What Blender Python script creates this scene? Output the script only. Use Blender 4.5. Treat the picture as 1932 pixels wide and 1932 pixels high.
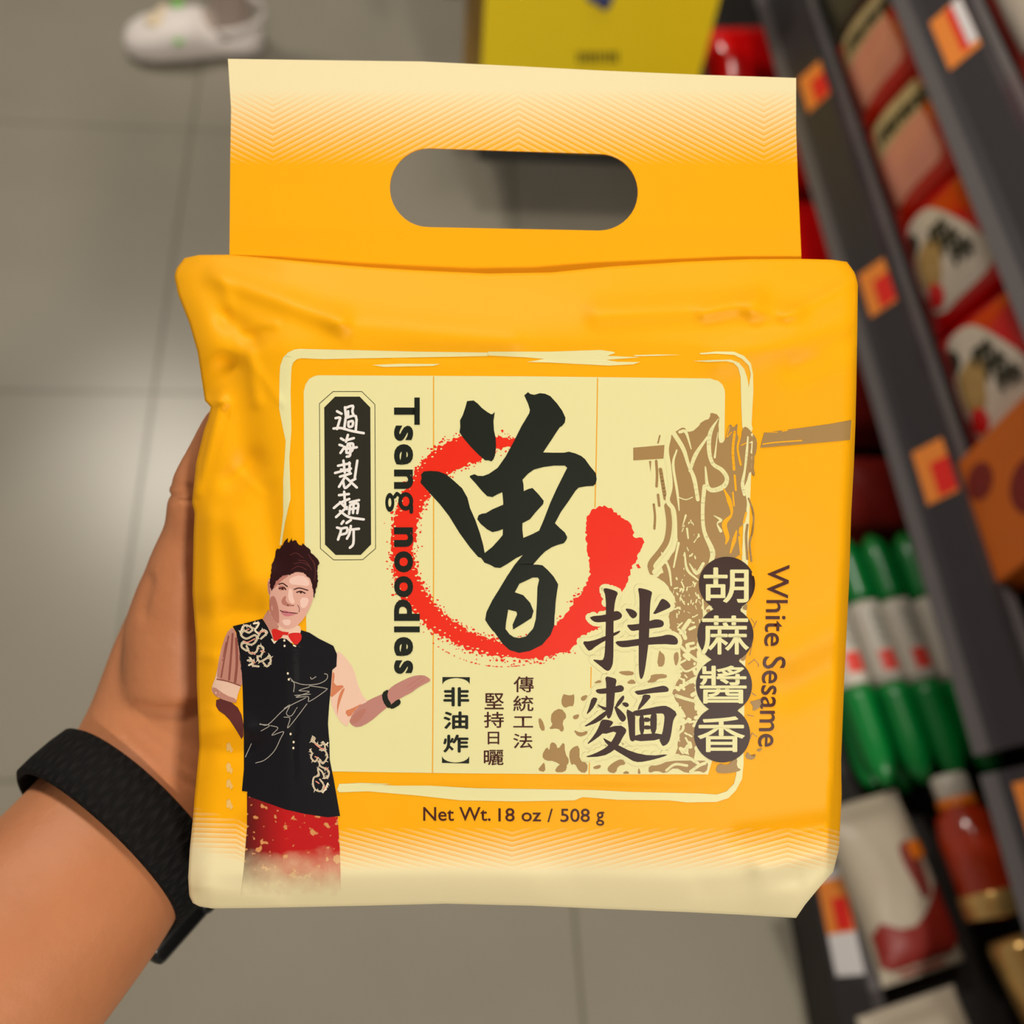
import bpy, bmesh, math, random
import numpy as np
from mathutils import Vector, Matrix, noise
from mathutils.geometry import tessellate_polygon

for o in list(bpy.data.objects): bpy.data.objects.remove(o)
C = bpy.context.scene.collection
SC = bpy.context.scene
rng = random.Random(7)

# ------------------------------------------------------------------ camera, light, exposure
F = 1779.0                      # focal length for the 1932 frame
CAMZ = 1.24
ROT = np.array([[0.9930506, 0.00456222, -0.1175997],
                [-0.05967068, 0.88080262, -0.46970859],
                [0.10143921, 0.47346165, 0.8749538]])
CAM = np.array([0, 0, CAMZ])
HOLD = 0.30                     # distance from the lens to the front of the held bag
MW = Matrix([list(ROT[i]) + [CAM[i]] for i in range(3)] + [[0, 0, 0, 1]])
cd = bpy.data.cameras.new('camera'); cam = bpy.data.objects.new('camera', cd); C.objects.link(cam)
cam.matrix_world = MW
cd.sensor_width = 36.0; cd.lens = 36.0 * F / 1932.0; cd.clip_start = 0.02
cd.dof.use_dof = True; cd.dof.focus_distance = HOLD + 0.002; cd.dof.aperture_fstop = 6.2; cd.dof.aperture_blades = 0
SC.camera = cam
w = bpy.data.worlds.new('store'); SC.world = w; w.use_nodes = True
w.node_tree.nodes['Background'].inputs[0].default_value = (1.0, 0.93, 0.84, 1)
w.node_tree.nodes['Background'].inputs[1].default_value = 0.19


def area(name, loc, tgt, size, size_y, power, color):
    l = bpy.data.lights.new(name, 'AREA'); l.shape = 'RECTANGLE'; l.size = size; l.size_y = size_y
    l.energy = power; l.color = color
    o = bpy.data.objects.new(name, l); C.objects.link(o); o.location = loc
    d = Vector(tgt) - Vector(loc); o.rotation_euler = d.to_track_quat('-Z', 'Y').to_euler()
    return o


area('aisle_lamp', (-1.05, 2.3, 2.85), (-0.3, 0.9, 0), 0.5, 0.5, 46, (1.0, 0.92, 0.8))
area('overhead_lamp', (0.82, -1.9, 2.85), (0.0, 0.3, 0.5), 0.26, 0.26, 70, (1.0, 0.93, 0.82))
area('shelf_fill', (0.0, 1.35, 2.85), (0.1, 0.4, 0.6), 0.5, 0.5, 27, (1.0, 0.94, 0.84))  # unseen fill light, added to brighten the goods on the shelf
SC.view_settings.view_transform = 'Standard'; SC.view_settings.look = 'None'
SC.view_settings.gamma = 1.0; SC.view_settings.use_curve_mapping = False
SC.view_settings.exposure = 0.1


# ------------------------------------------------------------------ helpers
def lin(c):
    return tuple(((v / 255) / 12.92 if v / 255 <= 0.04045 else ((v / 255 + 0.055) / 1.055) ** 2.4) for v in c) + (1.0,)


def mat(name, rgb, rough=0.5, spec=0.5, metal=0.0, noise_amt=0.0, noise_scale=40, coat=0.0, bump=0.0, bump_scale=200, sss=0.0, trans=0.0):
    m = bpy.data.materials.new(name); m.use_nodes = True
    nt = m.node_tree; b = nt.nodes['Principled BSDF']
    c = lin(rgb)
    b.inputs['Base Color'].default_value = c; b.inputs['Roughness'].default_value = rough
    b.inputs['Specular IOR Level'].default_value = spec; b.inputs['Metallic'].default_value = metal
    b.inputs['Coat Weight'].default_value = coat
    b.inputs['Transmission Weight'].default_value = trans
    if sss: b.inputs['Subsurface Weight'].default_value = sss; b.inputs['Subsurface Radius'].default_value = (0.006, 0.002, 0.001); b.inputs['Subsurface Scale'].default_value = 1.0
    tc = nt.nodes.new('ShaderNodeTexCoord')
    if noise_amt:
        n = nt.nodes.new('ShaderNodeTexNoise'); n.inputs['Scale'].default_value = noise_scale; n.inputs['Detail'].default_value = 4
        nt.links.new(tc.outputs['Object'], n.inputs['Vector'])
        mx = nt.nodes.new('ShaderNodeMix'); mx.data_type = 'RGBA'
        mx.inputs[6].default_value = tuple(v * (1 - noise_amt) for v in c[:3]) + (1,)
        mx.inputs[7].default_value = tuple(min(1, v * (1 + noise_amt)) for v in c[:3]) + (1,)
        nt.links.new(n.outputs['Fac'], mx.inputs[0]); nt.links.new(mx.outputs[2], b.inputs['Base Color'])
    if bump:
        n = nt.nodes.new('ShaderNodeTexNoise'); n.inputs['Scale'].default_value = bump_scale; n.inputs['Detail'].default_value = 3
        nt.links.new(tc.outputs['Object'], n.inputs['Vector'])
        bp = nt.nodes.new('ShaderNodeBump'); bp.inputs['Strength'].default_value = bump; bp.inputs['Distance'].default_value = 0.002
        nt.links.new(n.outputs['Fac'], bp.inputs['Height']); nt.links.new(bp.outputs['Normal'], b.inputs['Normal'])
    return m


class X:
    """tiny shader-math expression"""
    def __init__(s, nt, sock): s.nt = nt; s.s = sock
    def _op(s, op, *a):
        n = s.nt.nodes.new('ShaderNodeMath'); n.operation = op
        for i, v in enumerate((s,) + a):
            if isinstance(v, X): s.nt.links.new(v.s, n.inputs[i])
            else: n.inputs[i].default_value = v
        return X(s.nt, n.outputs[0])
    def __add__(s, o): return s._op('ADD', o)
    def __sub__(s, o): return s._op('SUBTRACT', o)
    def __mul__(s, o): return s._op('MULTIPLY', o)
    def __truediv__(s, o): return s._op('DIVIDE', o)
    def abs(s): return s._op('ABSOLUTE')
    def fract(s): return s._op('FRACT')
    def max(s, o): return s._op('MAXIMUM', o)
    def min(s, o): return s._op('MINIMUM', o)
    def ramp(s, a, b):
        n = s.nt.nodes.new('ShaderNodeMapRange'); n.clamp = True
        s.nt.links.new(s.s, n.inputs[0]); n.inputs[1].default_value = a; n.inputs[2].default_value = b
        return X(s.nt, n.outputs[0])


def mixcol(nt, fac, a, b):
    m = nt.nodes.new('ShaderNodeMix'); m.data_type = 'RGBA'
    nt.links.new(fac.s, m.inputs[0])
    for i, v in ((6, a), (7, b)):
        if isinstance(v, tuple): m.inputs[i].default_value = v
        else: nt.links.new(v, m.inputs[i])
    return m.outputs[2]


def obj(name, me, m=None, parent=None, smooth=True):
    if isinstance(me, bmesh.types.BMesh):
        d = bpy.data.meshes.new(name); me.to_mesh(d); me.free(); me = d
    o = bpy.data.objects.new(name, me); C.objects.link(o)
    if m is not None: me.materials.append(m)
    if smooth:
        me.polygons.foreach_set('use_smooth', [True] * len(me.polygons))
    if parent is not None: o.parent = parent
    return o


def thing(name, label, cat, group=None, loc=(0, 0, 0), mw=None):
    o = bpy.data.objects.new(name, None); C.objects.link(o); o.empty_display_size = 0.02
    if mw is not None: o.matrix_world = mw
    else: o.location = loc
    o['label'] = label; o['category'] = cat
    if group: o['group'] = group
    return o


def tag(o, label, cat, group=None):
    o['label'] = label; o['category'] = cat
    if group: o['group'] = group
    return o


def struct(o):
    o['kind'] = 'structure'; o['label'] = o.name.replace('_', ' ') + ' of the shop aisle'; o['category'] = o.name.split('_')[0]
    return o


def box(bm, x0, y0, z0, x1, y1, z1, bev=0.0):
    r = bmesh.ops.create_cube(bm, size=1)
    for v in r['verts']:
        v.co = Vector((x0 + (v.co.x + .5) * (x1 - x0), y0 + (v.co.y + .5) * (y1 - y0), z0 + (v.co.z + .5) * (z1 - z0)))
    if bev:
        es = list({e for v in r['verts'] for e in v.link_edges})
        bmesh.ops.bevel(bm, geom=es, offset=bev, segments=2, affect='EDGES', profile=0.5)
    return bm


def extrude_profile(bm, prof, y0, y1):
    """closed (x,z) profile swept along y"""
    a = [bm.verts.new((x, y0, z)) for x, z in prof]; b = [bm.verts.new((x, y1, z)) for x, z in prof]
    n = len(prof)
    for i in range(n):
        bm.faces.new((a[i], a[(i + 1) % n], b[(i + 1) % n], b[i]))
    bm.faces.new(a[::-1]); bm.faces.new(b)
    bmesh.ops.recalc_face_normals(bm, faces=bm.faces)
    return bm


def loft(bm, rings, cap=True):
    vs = [[bm.verts.new(tuple(p)) for p in r] for r in rings]
    n = len(rings[0])
    for a, b in zip(vs, vs[1:]):
        for i in range(n):
            bm.faces.new((a[i], a[(i + 1) % n], b[(i + 1) % n], b[i]))
    if cap:
        bm.faces.new(vs[0][::-1]); bm.faces.new(vs[-1])
    return bm


def tube(bm, pts, ra, rb=None, n=24, up=(0, 0, 1)):
    """elliptical loft along pts; ra across, rb along `up`"""
    pts = [np.array(p, float) for p in pts]; rb = rb or ra
    rings = []
    for i, p in enumerate(pts):
        t = pts[min(i + 1, len(pts) - 1)] - pts[max(i - 1, 0)]; t /= np.linalg.norm(t)
        u = np.array(up, float); u = u - t * (u @ t); u /= np.linalg.norm(u); s = np.cross(t, u)
        rings.append([p + s * ra[i] * math.cos(a) + u * rb[i] * math.sin(a) for a in np.linspace(0, 2 * math.pi, n, endpoint=False)])
    return loft(bm, rings)


def world_ray(px, py):
    return ROT @ np.array([px - 966, 966 - py, -F])


def on_x(px, py, x):
    r = world_ray(px, py); return CAM + r * (x / r[0])


def on_y(px, py, y):
    r = world_ray(px, py); return CAM + r * (y / r[1])


def on_z(px, py, z):
    r = world_ray(px, py); return CAM + r * ((z - CAMZ) / r[2])


# ------------------------------------------------------------------ materials of the setting
def floor_material():
    m = bpy.data.materials.new('floor_tile'); m.use_nodes = True; nt = m.node_tree; b = nt.nodes['Principled BSDF']
    tc = nt.nodes.new('ShaderNodeTexCoord'); sp = nt.nodes.new('ShaderNodeSeparateXYZ'); nt.links.new(tc.outputs['Object'], sp.inputs[0])
    x = X(nt, sp.outputs[0]); y = X(nt, sp.outputs[1])
    def line(v, off, per):
        d = (((v - off) / per).fract() - 0.5).abs()
        return d.ramp(0.5 - 0.0048, 0.5 - 0.0020)
    g = line(x, -0.3766, 0.5865).max(line(y, 0.878, 0.5865))
    n = nt.nodes.new('ShaderNodeTexNoise'); n.inputs['Scale'].default_value = 5; n.inputs['Detail'].default_value = 6
    nt.links.new(tc.outputs['Object'], n.inputs['Vector'])
    base = mixcol(nt, X(nt, n.outputs['Fac']), lin((132, 126, 113)), lin((144, 138, 124)))
    c = mixcol(nt, g, base, lin((96, 94, 78)))
    nt.links.new(c, b.inputs['Base Color'])
    b.inputs['Roughness'].default_value = 0.3; b.inputs['Specular IOR Level'].default_value = 0.5
    bp = nt.nodes.new('ShaderNodeBump'); bp.inputs['Strength'].default_value = 0.25; bp.inputs['Distance'].default_value = 0.001; bp.invert = True
    nt.links.new(g.s, bp.inputs['Height']); nt.links.new(bp.outputs['Normal'], b.inputs['Normal'])
    return m


bm = bmesh.new(); box(bm, -4, -3, -0.05, 1.4, 5, 0)
struct(obj('floor', bm, floor_material(), smooth=False))
bm = bmesh.new(); box(bm, 1.12, -3, 0, 1.2, 5, 2.9)
struct(obj('wall_right', bm, mat('wall_paint', (120, 112, 104), 0.8), smooth=False))
bm = bmesh.new(); box(bm, -4, -3, 2.9, 1.4, 5, 2.98)
struct(obj('ceiling', bm, mat('ceiling_white', (205, 200, 192), 0.9), smooth=False))

# ------------------------------------------------------------------ shelving
M_rail = mat('rail_charcoal', (50, 46, 50), 0.38, 0.5)
M_lip = mat('rail_edge_grey', (90, 85, 86), 0.4, 0.5)
M_shelf = mat('shelf_charcoal', (44, 40, 38), 0.6)
M_tag_o = mat('tag_orange', (238, 138, 52), 0.5)
M_tag_r = mat('tag_red', (226, 32, 24), 0.5)
M_tag_w = mat('tag_white', (226, 222, 224), 0.5)
M_kick = mat('kick_plate', (38, 33, 30), 0.6)


def shelf_bay(y0, y1, label):
    t = thing('shelf_unit', label, 'shelf', 'grey gondola shelving bays', loc=(0.8, (y0 + y1) / 2, 0))
    def part(name, bm, m, parent=t):
        o = obj(name, bm, m, parent, smooth=False); o.matrix_parent_inverse = Matrix.Translation(-t.location); return o
    bm = bmesh.new(); box(bm, 1.0, y0, 0, 1.03, y1, 1.5); part('back_panel', bm, M_shelf)
    bm = bmesh.new(); extrude_profile(bm, [(0.482, 0), (0.497, 0.0), (0.497, 0.085), (0.49, 0.085)], y0, y1); part('kick_plate', bm, M_kick)
    bm = bmesh.new(); box(bm, 0.5, y0, 0.09, 1.0, y1, 0.105); part('base_deck', bm, M_shelf)
    prof = [(0.486, 0.085), (0.49, 0.09), (0.507, 0.127), (0.521, 0.127), (0.521, 0.118), (0.51, 0.116), (0.5, 0.09)]
    bm = bmesh.new(); extrude_profile(bm, prof, y0, y1); r = part('price_rail', bm, M_rail)
    bm = bmesh.new(); extrude_profile(bm, [(0.5075, 0.1275), (0.5215, 0.1275), (0.5215, 0.1295), (0.5075, 0.1295)], y0, y1); part('rail_edge', bm, M_lip, t)
    for dx, dz, n in ((0, 0, 'B'), (0.028, 0.236, 'A')):
        bm = bmesh.new(); box(bm, 0.61 + dx, y0, 0.35 + dz, 1.0, y1, 0.362 + dz); part('shelf_board', bm, M_shelf)
        prof = [(0.590, 0.343), (0.597, 0.352), (0.616, 0.386), (0.628, 0.386), (0.628, 0.376), (0.62, 0.372), (0.606, 0.343)]
        bm = bmesh.new(); extrude_profile(bm, [(x + dx, z + dz) for x, z in prof], y0, y1); part('price_rail', bm, M_rail)
        prof = [(0.580, 0.328), (0.589, 0.341), (0.592, 0.345), (0.606, 0.342), (0.596, 0.325)]
        bm = bmesh.new(); extrude_profile(bm, [(x + dx, z + dz) for x, z in prof], y0, y1); part('rail_edge', bm, M_lip)
        prof = [(0.628, 0.378), (0.628, 0.3875), (0.640, 0.3875), (0.640, 0.378)]
        bm = bmesh.new(); extrude_profile(bm, [(x + dx, z + dz) for x, z in prof], y0, y1); part('rail_edge', bm, M_lip)
    for yy in (y0, y1 - 0.03):
        bm = bmesh.new(); box(bm, 0.95, yy, 0, 1.02, yy + 0.03, 1.5); part('upright', bm, M_shelf)
    return t


shelf_bay(0.205, 1.9, 'charcoal shelving bay along the far part of the aisle, holding red noodle bags')
shelf_bay(-0.9, 0.185, 'charcoal shelving bay nearest the camera, behind the bag lower right corner')


def price_tag(label, y, w, base, cols, rail):
    """a printed card slid on the tilted face of a rail; cols = [(material, a0, a1, b0, b1)] in card fractions"""
    e0, e1 = {'B': ((0.597, 0.352), (0.616, 0.386)), 'A': ((0.625, 0.588), (0.644, 0.622)), 'D': ((0.49, 0.09), (0.507, 0.127))}[rail]
    d = np.array([e1[0] - e0[0], e1[1] - e0[1]]); L = np.linalg.norm(d); d /= L; n = np.array([-d[1], d[0]])
    t = thing('price_tag', label, 'price tag', 'shelf price tags', loc=(e0[0], y, e0[1]))
    for i, (nm, m, a0, a1, b0, b1) in enumerate(cols):
        bm = bmesh.new(); h0, h1 = 0.0002 + 0.0004 * i, 0.0009 + 0.0004 * i
        pts = []
        for h in (h0, h1):
            for a, b in ((a0, b0), (a1, b0), (a1, b1), (a0, b1)):
                q = d * (b * L) + n * h
                pts.append((q[0], (a - .5) * w, q[1]))
        vs = [bm.verts.new(p) for p in pts]
        for f in ((3, 2, 1, 0), (4, 5, 6, 7), (0, 1, 5, 4), (1, 2, 6, 5), (2, 3, 7, 6), (3, 0, 4, 7)): bm.faces.new([vs[k] for k in f])
        bmesh.ops.recalc_face_normals(bm, faces=bm.faces)
        obj(nm, bm, m, t, smooth=False)
    return t


CB = [('card', M_tag_o, 0, 1, 0.0, 1.0), ('red_panel', M_tag_r, 0.05, 0.66, 0.42, 1.0)]
price_tag('orange and red price tag beside the upper right corner of the handle', on_x(1524, 187, .605)[1], 0.072, None, CB, 'B')
price_tag('orange and red price tag touching the upper right shoulder of the held bag', on_x(1645, 556, .605)[1], 0.070, None, CB, 'B')
price_tag('orange and red price tag halfway down the rail, above the green rolls', on_x(1741, 911, .605)[1], 0.070, None, CB, 'B')
price_tag('large orange price tag on the near shelf rail beside the amber bottle', on_x(1915, 1555, .605)[1], 0.068, None, CB, 'B')
price_tag('orange, red and white price tag on the highest visible rail', on_x(1800, 62, .633)[1], 0.085, None,
          [('card', M_tag_o, 0, 1, 0, 1), ('red_panel', M_tag_r, 0.1, 0.95, 0.5, 0.75), ('white_panel', M_tag_w, 0.12, 0.98, 0.72, 1.0)], 'A')
price_tag('white, orange and red price tag on the bottom rail', on_x(1600, 1732, .50)[1], 0.115, None,
          [('card', M_tag_w, 0, 1, 0, 1), ('orange_panel', M_tag_o, 0.38, 0.88, 0, 1), ('red_panel', M_tag_r, 0.40, 0.70, 0.4, 0.95)], 'D')

# ------------------------------------------------------------------ goods on the shelves
M_red = mat('film_red', (222, 12, 14), 0.18, 0.5, coat=0.3, bump=0.25, bump_scale=28)
M_red2 = mat('film_orange_red', (228, 48, 16), 0.16, 0.5, coat=0.4, bump=0.35, bump_scale=30)
M_cream = mat('label_cream', (226, 212, 196), 0.4, bump=0.1, bump_scale=30)
M_salmon = mat('band_salmon', (240, 158, 132), 0.35, bump=0.12, bump_scale=30)
M_noodle = mat('print_noodle', (214, 190, 138), 0.5, noise_amt=0.5, noise_scale=60)
M_mush = mat('print_mushroom', (190, 152, 92), 0.5, noise_amt=0.35, noise_scale=70)
M_dark = mat('print_dark', (58, 56, 42), 0.5)
M_grey = mat('pack_greenish_grey', (92, 88, 70), 0.4, noise_amt=0.4, noise_scale=25, bump=0.2, bump_scale=30)
M_pink = mat('print_pink', (214, 84, 92), 0.4)
M_orange_box = mat('carton_orange', (214, 104, 14), 0.5, noise_amt=0.12, noise_scale=20)
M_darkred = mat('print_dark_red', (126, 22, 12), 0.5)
M_green = mat('film_green', (0, 124, 50), 0.32, 0.5, coat=0.2, bump=0.2, bump_scale=30)
M_white = mat('film_white', (206, 198, 186), 0.35, coat=0.2, bump=0.15, bump_scale=30)
M_white_shaded = mat('film_beige', (172, 160, 142), 0.4, bump=0.15, bump_scale=30)  # white film, its colour darkened for the shade on the bottom shelf
M_gold = mat('foil_gold', (232, 188, 116), 0.25, 0.5, metal=0.7, bump=0.3, bump_scale=40)
M_amber = mat('amber_red', (168, 46, 14), 0.2, 0.6, coat=0.6)
M_orange = mat('print_orange', (232, 122, 26), 0.4)
M_brown = mat('print_brown', (120, 44, 36), 0.5)
M_gold2 = mat('film_orange_gold', (232, 150, 40), 0.3)


def pillow(W, Hh, T, nu=22, nv=26, seal=0.06, bulge=0.42):
    """sealed film bag lying in local XY (x across, y up), thickness along z; returns surface function and mesh"""
    def zf(u, v):
        a = max(0.0, 1 - abs(2 * u - 1) ** 2.6); vv = (v - seal) / (1 - 2 * seal); vv = min(1, max(0, vv))
        b = max(0.0, 1 - abs(2 * vv - 1) ** 2.6)
        return T / 2 * (a * b) ** bulge * (1 + 0.10 * noise.noise(Vector((u * 4, v * 5, W * 31)))) + 0.0006
    bm = bmesh.new(); f = []; k = []
    for j in range(nv + 1):
        v = j / nv; fr = []; br = []
        for i in range(nu + 1):
            u = i / nu; pinch = 1 - 0.05 * math.sin(math.pi * v) * abs(2 * u - 1)
            x = (u - .5) * W * pinch; y = (v - .5) * Hh
            z = zf(u, v); fr.append(bm.verts.new((x, y, z))); br.append(bm.verts.new((x, y, -z)))
        f.append(fr); k.append(br)
    for j in range(nv):
        for i in range(nu):
            bm.faces.new((f[j][i], f[j][i + 1], f[j + 1][i + 1], f[j + 1][i])); bm.faces.new((k[j][i], k[j + 1][i], k[j + 1][i + 1], k[j][i + 1]))
    for i in range(nu):
        bm.faces.new((k[0][i], k[0][i + 1], f[0][i + 1], f[0][i])); bm.faces.new((f[nv][i], f[nv][i + 1], k[nv][i + 1], k[nv][i]))
    for j in range(nv):
        bm.faces.new((f[j][0], f[j + 1][0], k[j + 1][0], k[j][0])); bm.faces.new((k[j][nu], k[j + 1][nu], f[j + 1][nu], f[j][nu]))
    def surf(u, v, e=0.0006):
        pinch = 1 - 0.05 * math.sin(math.pi * v) * abs(2 * u - 1)
        return ((u - .5) * W * pinch, (v - .5) * Hh, zf(u, v) + e)
    return bm, surf


def patch(poly, surf, e, maxlen=0.05):
    """printed area: polygon in bag (u,v) laid on the bag surface"""
    bm = bmesh.new(); tri = tessellate_polygon([[Vector((a, b, 0)) for a, b in poly]])
    vs = [bm.verts.new((a, b, 0)) for a, b in poly]
    for t in tri:
        try: bm.faces.new([vs[i] for i in t])
        except ValueError: pass
    refine(bm, maxlen)
    for v in bm.verts: v.co = Vector(surf(v.co.x, v.co.y, e))
    orient(bm, Vector((0, 0, 1)))
    return bm


def refine(bm, maxlen):
    for _ in range(7):
        es = [e for e in bm.edges if e.calc_length() > maxlen]
        if not es: break
        bmesh.ops.subdivide_edges(bm, edges=es, cuts=1)
        bmesh.ops.triangulate(bm, faces=[f for f in bm.faces if len(f.verts) > 3])


def orient(bm, n):
    bm.normal_update()
    for f in bm.faces:
        if f.normal.dot(n) < 0: f.normal_flip()


def ell(cx, cy, rx, ry, n=20, a0=0, wob=0.0, seed=0):
    return [(cx + rx * math.cos(a) * (1 + wob * math.sin(3 * a + seed)), cy + ry * math.sin(a) * (1 + wob * math.cos(2 * a + seed))) for a in np.linspace(a0, a0 + 2 * math.pi, n, endpoint=False)]


def rrect(x0, y0, x1, y1, r, ry=None, n=5):
    ry = ry or r; out = []
    for cx, cy, a in ((x1 - r, y1 - ry, 0), (x0 + r, y1 - ry, 90), (x0 + r, y0 + ry, 180), (x1 - r, y0 + ry, 270)):
        for k in range(n + 1):
            t = math.radians(a + 90 * k / n); out.append((cx + r * math.cos(t), cy + ry * math.sin(t)))
    return out


FACE_AISLE = Matrix(((0, 0, -1, 0), (-1, 0, 0, 0), (0, 1, 0, 0), (0, 0, 0, 1)))   # local x -> -y, y -> up, z -> towards the aisle


def chaikin(p, it=1):
    for _ in range(it):
        n = len(p); q = []
        for i in range(n):
            a, b = np.array(p[i]), np.array(p[(i + 1) % n]); q += [tuple(a * .75 + b * .25), tuple(a * .25 + b * .75)]
        p = q
    return p


def standing_bag(y, W, Hh, T, x, z0, lean, body, prints, label, yaw=0.0, name='noodle_bag', cat='food bag', group='noodle bags standing on the upper shelf'):
    mw = Matrix.Translation((x, y, z0)) @ Matrix.Rotation(math.radians(lean), 4, 'Y') @ Matrix.Rotation(math.radians(yaw), 4, 'Z') @ FACE_AISLE @ Matrix.Translation((0, Hh / 2, 0))
    t = thing(name, label, cat, group, mw=mw)
    bm, surf = pillow(W, Hh, T); obj('pouch', bm, body, t)
    vs_ = 1.17 if Hh == 0.213 else 1.0
    for i, (nm, poly, m) in enumerate(prints):
        poly = [(a, min(.97, b * vs_)) for a, b in poly]
        obj(nm, patch(poly, surf, 0.0007 + 0.0005 * i), m, t)
    return t


def strokes_uv(seed, x, y, w, h, n):
    r = random.Random(seed); out = []
    for i in range(n):
        cx = x + w * (i + .5) / n; out.append((cx, y + r.uniform(-.1, .1) * h))
    return out


def lettering(seed, x0, y0, x1, y1, n, th):
    """row of blurred brush characters: each a few crossing strokes"""
    r = random.Random(seed); out = []
    for i in range(n):
        t = (i + .5) / n; cx = x0 + (x1 - x0) * t; cy = y0 + (y1 - y0) * t
        s = th * 1.9
        for (a, b, c, d) in ((-1, .6, 1, .7), (-.9, -.1, .9, 0), (0, 1, -.1, -1), (-.7, -.8, .8, -.9), (-.6, .5, -.9, -.8)):
            out.append(seg((cx + a * s, cy + b * s), (cx + c * s, cy + d * s), th * .42))
    return out


def seg(a, b, w):
    a = np.array(a); b = np.array(b); d = b - a; d = d / np.linalg.norm(d) * w; n = np.array([-d[1], d[0]])
    return [tuple(a - d * .5 + n), tuple(a - d * .5 - n), tuple(b + d * .5 - n), tuple(b + d * .5 + n)]


def multi_patch(polys, surf, e, maxlen=0.05):
    B = bmesh.new()
    for p in polys:
        q = patch(p, surf, e, maxlen); me = bpy.data.meshes.new('t'); q.to_mesh(me); q.free(); B.from_mesh(me); bpy.data.meshes.remove(me)
    return B


def labelled_red_bag(y, W, label, yaw=0):
    t = standing_bag(y, W, 0.213, 0.065, 0.665, 0.366, 18, M_red,
        [('cream_label', chaikin([(.10, .02), (.93, .02), (.93, .34), (.90, .50), (.70, .50), (.30, .35), (.10, .24)], 2), M_cream),
         ('mushroom_print', ell(0.56, 0.17, 0.18, 0.11, 18, wob=.15, seed=1), M_mush),
         ('mushroom_print', ell(0.30, 0.10, 0.10, 0.05, 18, wob=.15, seed=4), M_dark),
         ('red_spot', ell(0.80, 0.14, 0.085, 0.055), M_red)], label, yaw)
    _, surf = pillow(W, 0.213, 0.065)
    obj('printed_lettering', multi_patch(lettering(3, 0.36, 0.32, 0.76, 0.46, 3, 0.034), surf, 0.0032), M_dark, t)
    return t


def salmon_bag(y, W, label, yaw=0):
    t = standing_bag(y, W, 0.213, 0.06, 0.665, 0.366, 18, M_red2,
        [('noodle_print', rrect(0.07, 0.03, 0.46, 0.46, 0.10, 0.08), M_noodle),
         ('salmon_band', rrect(0.44, 0.05, 0.90, 0.45, 0.10, 0.06), M_salmon), ('gold_patch', ell(0.55, 0.56, 0.2, 0.05, 14, wob=.3), M_gold), ('gold_patch', ell(0.3, 0.54, 0.07, 0.04, 12, wob=.2), M_gold)], label, yaw)  # the gold patches are glints on the glossy red top, laid on as colour
    _, surf = pillow(W, 0.213, 0.06)
    obj('printed_lettering', multi_patch(lettering(5, 0.36, 0.58, 0.30, 0.16, 3, 0.036), surf, 0.0026), M_dark, t)
    return t


labelled_red_bag(0.615, 0.18, 'red noodle bag with rounded cream label, nearer of the two, next to the orange carton')
labelled_red_bag(0.800, 0.185, 'red noodle bag with rounded cream label, further of the two, beside the salmon banded bag')
salmon_bag(0.985, 0.185, 'orange red noodle bag with salmon band, next to the cream labelled red bags')
salmon_bag(1.175, 0.185, 'orange red noodle bag with salmon band, next to the grey pack')
standing_bag(1.36, 0.18, 0.205, 0.06, 0.665, 0.366, 16, M_grey,
    [('noodle_print', rrect(0.08, 0.05, 0.45, 0.8, 0.1, 0.08), M_noodle), ('pink_spot', ell(0.42, 0.52, 0.13, 0.11), M_pink)],
    'greenish grey noodle pack with a pink spot, farthest bag on the upper shelf')
# bags on the board above, only their lower fronts in view
standing_bag(0.98, 0.19, 0.2, 0.06, 0.70, 0.60, 14, M_red2, [('cream_label', rrect(0.1, 0.05, 0.9, 0.7, 0.1, 0.08), M_cream)],
    'red bag on the topmost visible shelf at the upper right corner', group='bags on the topmost visible shelf')
# orange carton
t = thing('carton', 'orange carton with dark red round marks beside the nearer red bag', 'box', loc=(0.70, 0.445, 0.362))
bm = bmesh.new(); box(bm, -0.075, -0.075, 0, 0.1, 0.075, 0.19, 0.003); obj('box_body', bm, M_orange_box, t, smooth=False)
for yy, zz, r in ((-0.01, 0.12, 0.028), (0.035, 0.05, 0.02)):
    bm = bmesh.new(); vs = [bm.verts.new((-0.0756, yy + r * math.cos(a), zz + r * 1.2 * math.sin(a))) for a in np.linspace(0, 2 * math.pi, 24, endpoint=False)]
    bm.faces.new(vs); obj('printed_mark', bm, M_darkred, t, smooth=False)
bm = bmesh.new(); box(bm, -0.0757, -0.075, 0.0, -0.0752, 0.075, 0.018); obj('printed_stripe', bm, M_darkred, t, smooth=False)
standing_bag(0.30, 0.13, 0.15, 0.05, 0.675, 0.366, 16, M_darkred, [('cream_label', rrect(0.1, 0.1, 0.9, 0.5, .1, .08), M_mush)],
    'dark red brown bag with tan label below the orange carton')


def lying_bag(x, y, z, W, Hh, T, rotz, tilt, body, prints, label, group, name='food_pouch', roll=0):
    mw = Matrix.Translation((x, y, z)) @ Matrix.Rotation(math.radians(rotz), 4, 'Z') @ Matrix.Rotation(math.radians(tilt), 4, 'X') @ Matrix.Rotation(math.radians(roll), 4, 'Y')
    t = thing(name, label, 'food bag', group, mw=mw)
    bm, surf = pillow(W, Hh, T); obj('pouch', bm, body, t)
    for i, (nm, poly, m) in enumerate(prints): obj(nm, patch(poly, surf, 0.0007 + 0.0005 * i), m, t)
    return t


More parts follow.
